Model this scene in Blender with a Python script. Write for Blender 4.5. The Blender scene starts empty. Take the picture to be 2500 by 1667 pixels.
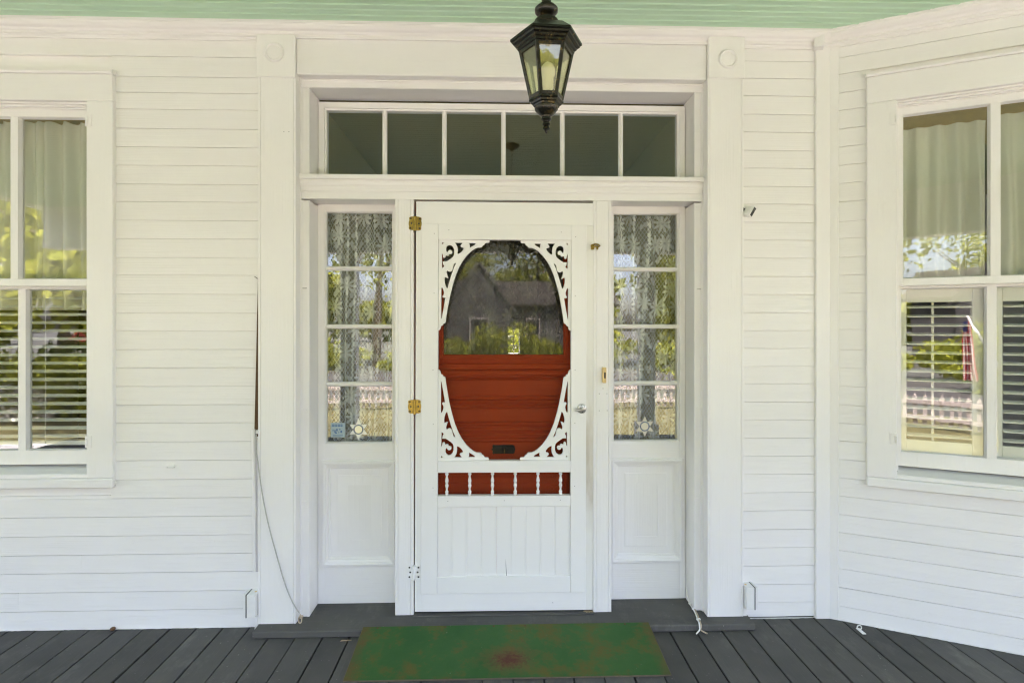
import bpy, bmesh, math, random
from mathutils import Vector, Matrix
random.seed(7)
R = math.radians
scene = bpy.context.scene
COL = scene.collection

# ------------------------------------------------------------------ camera
cam_d = bpy.data.cameras.new('camera')
cam = bpy.data.objects.new('camera', cam_d); COL.objects.link(cam)
cam.location = (-0.037, -2.65, 1.47)
cam.rotation_euler = (R(90), 0, -math.atan(38 / 1300))
cam_d.sensor_width = 36.0
cam_d.lens = 36.0 * 1300 / 2500
cam_d.shift_y = -38.5 / 2500
cam_d.clip_start = 0.02
cam_d.clip_end = 2000
scene.camera = cam

# ------------------------------------------------------------------ sky and sun
SUN_EL, SUN_AZ = R(66), R(28)          # sun stands behind the house
w = bpy.data.worlds.new('World'); scene.world = w; w.use_nodes = True
nt = w.node_tree; nt.nodes.clear()
out = nt.nodes.new('ShaderNodeOutputWorld'); bg = nt.nodes.new('ShaderNodeBackground')
sky = nt.nodes.new('ShaderNodeTexSky'); sky.sky_type = 'NISHITA'; sky.sun_disc = False
sky.sun_elevation = SUN_EL; sky.sun_rotation = SUN_AZ
sky.air_density = 0.7; sky.dust_density = 4.5; sky.ozone_density = 0.3
bg.inputs['Strength'].default_value = 0.15
nt.links.new(sky.outputs[0], bg.inputs[0]); nt.links.new(bg.outputs[0], out.inputs[0])
sd = bpy.data.lights.new('sun', 'SUN'); sd.energy = 2.9; sd.angle = R(0.5); sd.color = (1.0, 0.97, 0.93)
so = bpy.data.objects.new('sun', sd); COL.objects.link(so)
sdir = Vector((math.sin(SUN_AZ) * math.cos(SUN_EL), math.cos(SUN_AZ) * math.cos(SUN_EL), math.sin(SUN_EL)))
so.rotation_euler = sdir.to_track_quat('Z', 'Y').to_euler(); so.location = (0, 0, 30)
vs = scene.view_settings
vs.view_transform = 'Standard'; vs.look = 'None'; vs.gamma = 1.0; vs.use_curve_mapping = False
vs.exposure = 3.78
vs.use_white_balance = True; vs.white_balance_temperature = 7020; vs.white_balance_tint = 20
cy = scene.cycles
cy.max_bounces = 14; cy.diffuse_bounces = 6; cy.glossy_bounces = 5; cy.transparent_max_bounces = 24; cy.transmission_bounces = 8
cy.use_denoising = True; cy.filter_width = 1.2
cy.caustics_reflective = False; cy.caustics_refractive = False

# ------------------------------------------------------------------ materials
class NT:
    """small helper round one material's node tree"""
    def __init__(s, name):
        s.m = bpy.data.materials.new(name); s.m.use_nodes = True
        s.t = s.m.node_tree; s.t.nodes.clear()
        s.out = s.n('OutputMaterial')
    def n(s, kind, **kw):
        nd = s.t.nodes.new('ShaderNode' + kind)
        for k, v in kw.items():
            if k in nd.inputs.keys(): nd.inputs[k].default_value = v
            else: setattr(nd, k, v)
        return nd
    def l(s, a, b): s.t.links.new(a, b)
    def math(s, op, a, b=None, clamp=False):
        nd = s.t.nodes.new('ShaderNodeMath'); nd.operation = op; nd.use_clamp = clamp
        for i, x in enumerate((a, b)):
            if x is None: continue
            if isinstance(x, (int, float)): nd.inputs[i].default_value = x
            else: s.l(x, nd.inputs[i])
        return nd.outputs[0]
    def ramp(s, fac, p0, p1, c0=(0, 0, 0, 1), c1=(1, 1, 1, 1)):
        r = s.t.nodes.new('ShaderNodeValToRGB'); e = r.color_ramp.elements
        e[0].position, e[1].position = p0, p1; e[0].color, e[1].color = c0, c1
        s.l(fac, r.inputs[0]); return r.outputs[0]
    def mix(s, fac, a, b):
        nd = s.t.nodes.new('ShaderNodeMix'); nd.data_type = 'RGBA'
        for i, x in ((0, fac), (6, a), (7, b)):
            if isinstance(x, (int, float)): nd.inputs[i].default_value = x
            elif isinstance(x, tuple): nd.inputs[i].default_value = (*x, 1)
            else: s.l(x, nd.inputs[i])
        return nd.outputs[2]
    def coords(s, scale, rnd=True):
        tc = s.n('TexCoord'); mp = s.n('Mapping'); mp.inputs['Scale'].default_value = scale
        s.l(tc.outputs['Object'], mp.inputs['Vector'])
        if rnd:
            oi = s.n('ObjectInfo'); cb = s.n('CombineXYZ')
            s.l(s.math('MULTIPLY', oi.outputs['Random'], 37.0), cb.inputs[0])
            s.l(s.math('MULTIPLY', oi.outputs['Random'], 91.0), cb.inputs[2])
            s.l(cb.outputs[0], mp.inputs['Location'])
        return mp.outputs[0]
    def noise(s, vec, scale, detail=4, rough=.55):
        nd = s.n('TexNoise'); nd.inputs['Scale'].default_value = scale; nd.inputs['Detail'].default_value = detail
        nd.inputs['Roughness'].default_value = rough; s.l(vec, nd.inputs['Vector']); return nd.outputs[0]

def paint(name, col, col2, grain, rough=.42, bump=.25, patch=.5, dirt=None, jitter=.012):
    """painted wood: brush grain along one axis, faint patches, a little difference between boards"""
    t = NT(name)
    g = t.noise(t.coords(grain), 1.0, 5, .6)
    v = t.coords((1, 1, 1))
    p = t.noise(v, 2.3, 5, .6)
    lum = t.noise(v, 38, 3, .5)
    c = t.mix(t.ramp(p, .35, .75), col, col2)
    c = t.mix(t.math('MULTIPLY', t.ramp(g, .55, .95), patch * .35), c, tuple(x * .8 for x in col2))
    sp = t.ramp(lum, .70, .80)
    c = t.mix(t.math('MULTIPLY', sp, .10), c, tuple(x * .62 for x in col2))
    oi = t.n('ObjectInfo'); hs = t.n('HueSaturation')
    t.l(t.math('ADD', t.math('MULTIPLY', oi.outputs['Random'], jitter * 2), 1 - jitter), hs.inputs['Value'])
    t.l(c, hs.inputs['Color']); c = hs.outputs[0]
    if dirt: c = dirt(t, c)
    b = t.n('BsdfPrincipled'); t.l(c, b.inputs['Base Color'])
    t.l(t.math('ADD', t.math('MULTIPLY', p, .18), rough - .08), b.inputs['Roughness'])
    bm = t.n('Bump'); bm.inputs['Strength'].default_value = bump; bm.inputs['Distance'].default_value = .003
    h = t.math('ADD', g, t.math('MULTIPLY', lum, .35)); t.l(h, bm.inputs['Height']); t.l(bm.outputs[0], b.inputs['Normal'])
    t.l(b.outputs[0], t.out.inputs[0]); return t.m

def simple(name, col, rough=.5, metal=0., spec=.5, noise=0., bump=0., nscale=30):
    t = NT(name); b = t.n('BsdfPrincipled')
    b.inputs['Roughness'].default_value = rough; b.inputs['Metallic'].default_value = metal
    b.inputs['Specular IOR Level'].default_value = spec
    v = t.coords((1, 1, 1)); n = t.noise(v, nscale, 5, .6)
    t.l(t.mix(t.math('MULTIPLY', t.ramp(n, .35, .7), noise), col, tuple(x * .45 for x in col)), b.inputs['Base Color'])
    if bump:
        bm = t.n('Bump'); bm.inputs['Strength'].default_value = bump; bm.inputs['Distance'].default_value = .002
        t.l(n, bm.inputs['Height']); t.l(bm.outputs[0], b.inputs['Normal'])
    t.l(b.outputs[0], t.out.inputs[0]); return t.m

WC, WC2 = (.82, .805, .79), (.785, .768, .75)
M = {}
M['white_h'] = paint('white_paint_horizontal_grain', WC, WC2, (3, 60, 190), bump=.55)
M['white_v'] = paint('white_paint_vertical_grain', WC, WC2, (190, 60, 3), bump=.5)
M['white_door'] = paint('screen_door_white_paint', (.83, .82, .805), (.80, .79, .775), (120, 60, 4), bump=.12, patch=.3, jitter=.006)
M['white_door_h'] = paint('screen_door_white_paint_rails', (.83, .82, .805), (.80, .79, .775), (4, 60, 120), bump=.12, patch=.3, jitter=.006)

def smear(t, c):        # hand grime down the latch side of the screen door
    tc = t.n('TexCoord'); sx = t.n('SeparateXYZ'); t.l(tc.outputs['Object'], sx.inputs[0])
    z = sx.outputs[2]
    band = t.math('MULTIPLY', t.math('MULTIPLY', t.math('SUBTRACT', z, .38), 5, True), t.math('MULTIPLY', t.math('SUBTRACT', 1.35, z), 2.2, True))
    n = t.noise(t.coords((8, 8, 2.2), False), 2.0, 5, .6)
    return t.mix(t.math('MULTIPLY', band, t.ramp(n, .25, .75)), c, (.50, .44, .36))
M['white_grimy'] = paint('white_paint_hand_grime', (.80, .79, .76), (.75, .74, .70), (120, 60, 4), bump=.15, dirt=smear)

def mint():
    t = NT('mint_green_ceiling_paint'); b = t.n('BsdfPrincipled'); b.inputs['Roughness'].default_value = .38
    v = t.coords((1, 1, 1)); n = t.noise(v, 3, 4); g = t.noise(t.coords((2.5, 160, 60)), 1, 4)
    c = t.mix(t.ramp(n, .3, .7), (.50, .70, .52), (.45, .65, .47))
    t.l(c, b.inputs['Base Color'])
    bm = t.n('Bump'); bm.inputs['Strength'].default_value = .3; bm.inputs['Distance'].default_value = .0015
    t.l(g, bm.inputs['Height']); t.l(bm.outputs[0], b.inputs['Normal']); t.l(b.outputs[0], t.out.inputs[0]); return t.m
M['mint'] = mint()

def deck(name, grain, worn=0.):
    t = NT(name); b = t.n('BsdfPrincipled')
    g = t.noise(t.coords(grain), 1, 6, .62); v = t.coords((1, 1, 1)); p = t.noise(v, 3.2, 5, .6); s = t.noise(v, 75, 2, .5)
    c = t.mix(t.ramp(p, .3, .72), (.104, .100, .092), (.074, .073, .070))
    c = t.mix(t.math('MULTIPLY', t.ramp(g, .56, .78), .22 + worn), c, (.18, .17, .155))
    c = t.mix(t.math('MULTIPLY', t.ramp(s, .72, .78), .6), c, (.34, .33, .30))
    sc = t.noise(t.coords((2.2, 1.1, 1)), 4.0, 7, .72)      # scuffs and dust
    c = t.mix(t.math('MULTIPLY', t.ramp(sc, .54, .70), .35), c, (.20, .19, .17))
    oi = t.n('ObjectInfo'); hs = t.n('HueSaturation')
    t.l(t.math('ADD', t.math('MULTIPLY', oi.outputs['Random'], .34), .83), hs.inputs['Value'])
    t.l(c, hs.inputs['Color']); t.l(hs.outputs[0], b.inputs['Base Color'])
    t.l(t.math('ADD', t.math('MULTIPLY', p, .25), .52), b.inputs['Roughness'])
    b.inputs['Specular IOR Level'].default_value = .16
    bm = t.n('Bump'); bm.inputs['Strength'].default_value = .5; bm.inputs['Distance'].default_value = .002
    t.l(g, bm.inputs['Height']); t.l(bm.outputs[0], b.inputs['Normal']); t.l(b.outputs[0], t.out.inputs[0]); return t.m
M['deck'] = deck('grey_deck_paint', (150, 4, 60))
M['sill'] = deck('grey_sill_paint', (4, 110, 110))
M['threshold'] = deck('worn_threshold_paint', (5, 160, 160), .45)

def red():
    t = NT('brick_red_door_paint'); b = t.n('BsdfPrincipled'); b.inputs['Roughness'].default_value = .5; b.inputs['Specular IOR Level'].default_value = .12
    g = t.noise(t.coords((5, 60, 140)), 1, 5, .6); v = t.coords((1, 1, 1)); p = t.noise(v, 4, 4); s = t.noise(t.coords((14, 60, 90)), 1, 3)
    c = t.mix(t.ramp(p, .3, .7), (.66, .088, .018), (.56, .070, .014))
    c = t.mix(t.math('MULTIPLY', t.ramp(g, .5, .8), .35), c, (.34, .03, .006))
    c = t.mix(t.math('MULTIPLY', t.ramp(s, .80, .84), .7), c, (.62, .40, .30))
    t.l(c, b.inputs['Base Color'])
    bm = t.n('Bump'); bm.inputs['Strength'].default_value = .3; bm.inputs['Distance'].default_value = .0015
    t.l(g, bm.inputs['Height']); t.l(bm.outputs[0], b.inputs['Normal']); t.l(b.outputs[0], t.out.inputs[0]); return t.m
M['red'] = red()

def matm():
    t = NT('green_painted_board_rusted'); b = t.n('BsdfPrincipled'); b.inputs['Roughness'].default_value = .55; b.inputs['Specular IOR Level'].default_value = .15
    tc = t.n('TexCoord'); ob = tc.outputs['Object']
    def N(sc, det=5, ro=.62):
        nd = t.n('TexNoise'); nd.inputs['Scale'].default_value = sc; nd.inputs['Detail'].default_value = det; nd.inputs['Roughness'].default_value = ro
        t.l(ob, nd.inputs['Vector']); return nd.outputs[0]
    base = t.mix(t.ramp(N(3.2), .35, .68), (.024, .092, .024), (.046, .118, .036))
    base = t.mix(t.math('MULTIPLY', t.ramp(N(6.5, 7, .75), .50, .62), .80), base, (.105, .085, .020))
    sx = t.n('SeparateXYZ'); t.l(ob, sx.inputs[0])
    dx = t.math('DIVIDE', t.math('SUBTRACT', sx.outputs[0], .02), .17)
    dy = t.math('DIVIDE', t.math('ADD', sx.outputs[1], .33), .11)
    r2 = t.math('SQRT', t.math('ADD', t.math('MULTIPLY', dx, dx), t.math('MULTIPLY', dy, dy)))
    blot = t.math('SUBTRACT', t.math('ADD', t.math('SUBTRACT', 1.0, r2), t.math('MULTIPLY', N(22, 6, .75), 1.5)), .80)
    base = t.mix(t.math('MULTIPLY', blot, 1.3, True), base, (.115, .085, .028))
    blot2 = t.math('SUBTRACT', t.math('ADD', t.math('SUBTRACT', .55, r2), t.math('MULTIPLY', N(60, 5, .75), 1.4)), .72)
    base = t.mix(t.math('MULTIPLY', blot2, 2.4, True), base, (.090, .032, .022))
    base = t.mix(t.math('MULTIPLY', t.ramp(N(12, 6, .75), .60, .70), .6), base, (.125, .068, .026))
    ex_ = t.math('SUBTRACT', t.math('ABSOLUTE', t.math('SUBTRACT', sx.outputs[0], .0135)), .60)
    edge = t.math('ADD', t.math('MULTIPLY', ex_, 9.0), t.math('SUBTRACT', N(26, 6, .75), .75))
    base = t.mix(t.math('MULTIPLY', t.math('MULTIPLY', edge, 2.0, True), .7), base, (.115, .075, .028))
    base = t.mix(t.math('MULTIPLY', t.ramp(N(110, 2, .5), .76, .79), .6), base, (.35, .36, .28))
    t.l(base, b.inputs['Base Color'])
    bm = t.n('Bump'); bm.inputs['Strength'].default_value = .35; bm.inputs['Distance'].default_value = .002
    t.l(N(60, 6, .7), bm.inputs['Height']); t.l(bm.outputs[0], b.inputs['Normal'])
    t.l(b.outputs[0], t.out.inputs[0]); return t.m
M['mat'] = matm()
M['mat_edge'] = simple('weathered_board_edge', (.14, .11, .075), .8, noise=.6)

def glass(name, wob=.007, scale=4.5, tint=(.975, .985, .97), base=.062):
    t = NT(name); tr = t.n('BsdfTransparent'); tr.inputs[0].default_value = (*tint, 1)
    gl = t.n('BsdfGlossy'); gl.inputs['Roughness'].default_value = 0.0; gl.inputs['Color'].default_value = (1, 1, 1, 1)
    lw = t.n('LayerWeight'); lw.inputs['Blend'].default_value = .5
    f = t.math('ADD', t.math('MULTIPLY', t.math('POWER', lw.outputs['Facing'], 5), .95), base, True)
    v = t.coords((1, .2, .7)); n = t.noise(v, scale, 2, .5)
    bm = t.n('Bump'); bm.inputs['Strength'].default_value = wob; bm.inputs['Distance'].default_value = .05
    t.l(n, bm.inputs['Height']); t.l(bm.outputs[0], gl.inputs['Normal'])
    mx = t.n('MixShader'); t.l(f, mx.inputs[0]); t.l(tr.outputs[0], mx.inputs[1]); t.l(gl.outputs[0], mx.inputs[2])
    t.l(mx.outputs[0], t.out.inputs[0]); return t.m
M['glass'] = glass('old_window_glass')
def dusty_glass():
    m = glass('lantern_glass', .006, 20, (.90, .91, .80), .06); t = m.node_tree
    o = [n for n in t.nodes if n.type == 'OUTPUT_MATERIAL'][0]; src = o.inputs[0].links[0].from_socket
    d = t.nodes.new('ShaderNodeBsdfDiffuse'); d.inputs[0].default_value = (.62, .60, .42, 1)
    tl = t.nodes.new('ShaderNodeBsdfTranslucent'); tl.inputs[0].default_value = (.62, .60, .42, 1)
    a = t.nodes.new('ShaderNodeAddShader'); t.links.new(d.outputs[0], a.inputs[0]); t.links.new(tl.outputs[0], a.inputs[1])
    mx = t.nodes.new('ShaderNodeMixShader'); mx.inputs[0].default_value = .09
    t.links.new(src, mx.inputs[1]); t.links.new(a.outputs[0], mx.inputs[2]); t.links.new(mx.outputs[0], o.inputs[0]); return m
M['glass_lantern'] = dusty_glass()

def cloth(name, alpha, col=(.80, .79, .72), transl=.5):
    t = NT(name); d = t.n('BsdfDiffuse'); d.inputs[0].default_value = (*col, 1)
    tl = t.n('BsdfTranslucent'); tl.inputs[0].default_value = (*col, 1)
    a = t.n('MixShader'); a.inputs[0].default_value = transl; t.l(d.outputs[0], a.inputs[1]); t.l(tl.outputs[0], a.inputs[2])
    tr = t.n('BsdfTransparent'); mx = t.n('MixShader')
    if isinstance(alpha, (int, float)): mx.inputs[0].default_value = alpha
    else: t.l(alpha(t), mx.inputs[0])
    t.l(tr.outputs[0], mx.inputs[1]); t.l(a.outputs[0], mx.inputs[2]); t.l(mx.outputs[0], t.out.inputs[0]); return t.m
M['sheer'] = cloth('sheer_curtain', .84, (.84, .83, .70), .22)
M['sheer_thick'] = cloth('lined_curtain', .90, (.80, .79, .66), .12)

def lace_alpha(t, k=1.0):
    uv = t.n('UVMap'); sx = t.n('SeparateXYZ'); t.l(uv.outputs[0], sx.inputs[0])
    u, v = sx.outputs[0], sx.outputs[1]
    a, b = t.math('DIVIDE', u, .021), t.math('DIVIDE', v, .028)
    def line(x): return t.math('GREATER_THAN', t.math('ABSOLUTE', t.math('SUBTRACT', t.math('FRACT', x), .5)), .42)
    net = t.math('MAXIMUM', line(t.math('ADD', a, b)), line(t.math('ADD', t.math('SUBTRACT', a, b), 50.0)))
    def cells(scale, stretch):
        mp = t.n('Mapping'); mp.inputs['Scale'].default_value = (scale * stretch, scale, 1); t.l(uv.outputs[0], mp.inputs['Vector'])
        vo = t.n('TexVoronoi'); vo.voronoi_dimensions = '2D'; vo.inputs['Scale'].default_value = 1.0; vo.inputs['Randomness'].default_value = .8; t.l(mp.outputs[0], vo.inputs['Vector'])
        df = t.n('VectorMath', operation='SUBTRACT'); t.l(mp.outputs[0], df.inputs[0]); t.l(vo.outputs['Position'], df.inputs[1])
        s2 = t.n('SeparateXYZ'); t.l(df.outputs[0], s2.inputs[0]); c2 = t.n('SeparateColor'); t.l(vo.outputs['Color'], c2.inputs[0])
        ang = t.math('ADD', t.math('ARCTAN2', s2.outputs[1], s2.outputs[0]), t.math('MULTIPLY', c2.outputs[0], 6.28))
        return vo.outputs['Distance'], ang, c2.outputs[1]
    d, ang, rnd = cells(8.5, 1.0)                                        # daisies
    pet = t.math('ADD', t.math('MULTIPLY', t.math('ABSOLUTE', t.math('COSINE', t.math('MULTIPLY', ang, 4.5))), .40), .06)
    daisy = t.math('MULTIPLY', t.math('LESS_THAN', d, pet), t.math('GREATER_THAN', rnd, .30))
    eye = t.math('LESS_THAN', d, .07)
    d2, ang2, rnd2 = cells(17, 1.35)                                     # leaves between them
    lf = t.math('ADD', t.math('MULTIPLY', t.math('ABSOLUTE', t.math('COSINE', ang2)), .42), .03)
    leaf = t.math('MULTIPLY', t.math('LESS_THAN', d2, lf), t.math('GREATER_THAN', rnd2, .35))
    fm = t.math('MAXIMUM', t.math('MULTIPLY', t.math('SUBTRACT', daisy, t.math('MULTIPLY', eye, .4)), .60), t.math('MULTIPLY', leaf, .46))
    cu = t.n('CombineXYZ'); t.l(t.math('MULTIPLY', u, 22), cu.inputs[0])
    ns = t.n('TexNoise'); ns.inputs['Scale'].default_value = 1.0; ns.inputs['Detail'].default_value = 1; t.l(cu.outputs[0], ns.inputs['Vector'])
    lap = t.math('MULTIPLY', t.math('MULTIPLY', t.math('SUBTRACT', ns.outputs[0], .50), 8, True), .42)   # doubled cloth
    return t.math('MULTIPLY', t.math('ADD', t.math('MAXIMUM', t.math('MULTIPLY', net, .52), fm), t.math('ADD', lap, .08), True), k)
M['lace'] = cloth('white_lace', lace_alpha, (.84, .85, .80), .2)
M['lace_dim'] = cloth('dimmed_lace', lambda t: lace_alpha(t, .75), (.46, .46, .40), .2)  # same white lace, its dimness behind the door put into the colour

def mesh_screen():
    t = NT('fine_insect_screen'); d = t.n('BsdfDiffuse'); d.inputs[0].default_value = (.025, .024, .020, 1)
    tr = t.n('BsdfTransparent'); mx = t.n('MixShader'); mx.inputs[0].default_value = .20
    t.l(tr.outputs[0], mx.inputs[1]); t.l(d.outputs[0], mx.inputs[2]); t.l(mx.outputs[0], t.out.inputs[0]); return t.m
M['screen'] = mesh_screen()
M['brass'] = simple('worn_brass', (.40, .28, .07), .36, 1.0, noise=.8, nscale=70)
M['bronze'] = simple('weathered_black_bronze', (.030, .026, .017), .38, .6, noise=.3, bump=.25, nscale=90)
def lantern_mat():
    t = NT('weathered_lantern_metal'); b = t.n('BsdfPrincipled'); b.inputs['Metallic'].default_value = .55; b.inputs['Roughness'].default_value = .27
    v = t.coords((1, 1, 1)); n = t.noise(v, 55, 6, .7); n2 = t.noise(v, 160, 3, .6)
    c = t.mix(t.ramp(n, .52, .66), (.018, .018, .012), (.085, .060, .022))
    c = t.mix(t.ramp(n2, .68, .74), c, (.40, .28, .10)); t.l(c, b.inputs['Base Color'])
    bm = t.n('Bump'); bm.inputs['Strength'].default_value = .3; bm.inputs['Distance'].default_value = .001
    t.l(n, bm.inputs['Height']); t.l(bm.outputs[0], b.inputs['Normal']); t.l(b.outputs[0], t.out.inputs[0]); return t.m
M['lantern'] = lantern_mat()
M['bulb'] = simple('opal_bulb_glass', (.86, .84, .74), .25)
M['steel'] = simple('dull_steel', (.55, .54, .51), .35, .9, noise=.3)
M['silver'] = simple('silver_foil', (.66, .62, .52), .5, .1, noise=.1)
M['bright_foil'] = simple('bright_white_foil', (.92, .90, .82), .4)
M['gold'] = simple('pale_gold_foil', (.92, .88, .66), .35, .3)
M['navy'] = simple('navy_print', (.03, .04, .14), .5)
M['sky_print'] = simple('pale_blue_print', (.36, .46, .50), .5, noise=.15, nscale=200)
M['blue_print'] = simple('blue_print', (.06, .14, .30), .5)
M['tan'] = simple('tan_plastic', (.74, .52, .22), .45)
M['raw_wood'] = simple('bare_wood', (.42, .31, .20), .8, noise=.5, nscale=150)
M['tan_wood'] = simple('varnished_head_board', (.42, .30, .10), .5, noise=.3)
M['black'] = simple('black_rubber', (.012, .012, .012), .5)
M['rope'] = simple('old_cord', (.50, .49, .45), .8, noise=.4, bump=.3, nscale=120)
M['cable'] = simple('tan_cable', (.52, .42, .30), .7, noise=.5, nscale=50)
M['white_plastic'] = simple('white_plastic', (.80, .79, .76), .4, noise=.1)
M['rust'] = simple('raw_rusty_timber', (.11, .055, .022), .85, noise=.6, bump=.5, nscale=80)
M['plaster'] = simple('interior_plaster', (.36, .31, .13), .9)
M['interior_floor'] = simple('interior_floor_boards', (.12, .075, .045), .5)
M['slat'] = simple('blind_slat_white', (.80, .80, .76), .45)
M['shutter'] = paint('aged_shutter_paint', (.80, .79, .70), (.74, .72, .62), (60, 60, 60), bump=.1)
M['snail'] = simple('brown_shell', (.16, .075, .03), .5, noise=.5, nscale=200)
M['grass'] = simple('sunlit_lawn', (.135, .128, .050), .9, noise=.55, nscale=3)
M['verge'] = simple('dry_verge', (.090, .096, .086), .9, noise=.4, nscale=2)
M['asphalt'] = simple('asphalt', (.07, .07, .07), .9, noise=.3)
M['concrete'] = simple('bounce_concrete', (.41, .43, .455), .9, noise=.3, nscale=4)
M['bark'] = simple('bark', (.09, .07, .05), .9, noise=.5, bump=.6, nscale=12)
M['house_grey'] = simple('grey_siding', (.060, .060, .062), .8)
M['shingle'] = simple('brown_shingles', (.038, .034, .030), .9, noise=.4)
M['fence'] = simple('fence_white', (.44, .40, .38), .6)
M['roof'] = simple('roof_shingles', (.10, .10, .10), .9, noise=.3)

def foliage(name, a, b_, transl=.45):
    t = NT(name); v = t.coords((1, 1, 1)); n = t.noise(v, 1.4, 4); ri = t.n('NewGeometry')
    c = t.mix(t.ramp(n, .35, .7), a, b_); hs = t.n('HueSaturation')
    t.l(t.math('ADD', t.math('MULTIPLY', ri.outputs['Random Per Island'], .8), .6), hs.inputs['Value']); t.l(c, hs.inputs['Color'])
    d = t.n('BsdfDiffuse'); tl = t.n('BsdfTranslucent'); t.l(hs.outputs[0], d.inputs[0]); t.l(hs.outputs[0], tl.inputs[0])
    mx = t.n('MixShader'); mx.inputs[0].default_value = transl; t.l(d.outputs[0], mx.inputs[1]); t.l(tl.outputs[0], mx.inputs[2])
    t.l(mx.outputs[0], t.out.inputs[0]); return t.m
M['leaf'] = foliage('spring_leaves', (.32, .34, .045), (.20, .24, .035))
M['leaf_dark'] = foliage('oak_leaves', (.12, .15, .03), (.08, .11, .025))
M['blossom'] = foliage('white_blossom', (.80, .78, .74), (.55, .55, .48), .2)
M['leaf_red'] = foliage('red_blossom', (.55, .12, .10), (.40, .08, .07), .3)

def flag_mat():
    t = NT('striped_flag_cloth'); uv = t.n('UVMap'); sx = t.n('SeparateXYZ'); t.l(uv.outputs[0], sx.inputs[0])
    st = t.math('GREATER_THAN', t.math('FRACT', t.math('MULTIPLY', sx.outputs[0], 6.5)), .5)
    c = t.mix(st, (.62, .05, .06), (.82, .80, .78))
    can = t.math('MULTIPLY', t.math('LESS_THAN', sx.outputs[0], .54), t.math('GREATER_THAN', sx.outputs[1], .82))
    c = t.mix(can, c, (.05, .07, .22)); d = t.n('BsdfDiffuse'); t.l(c, d.inputs[0]); tl = t.n('BsdfTranslucent'); t.l(c, tl.inputs[0])
    mx = t.n('MixShader'); mx.inputs[0].default_value = .4; t.l(d.outputs[0], mx.inputs[1]); t.l(tl.outputs[0], mx.inputs[2])
    t.l(mx.outputs[0], t.out.inputs[0]); return t.m
M['flag'] = flag_mat()

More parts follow.
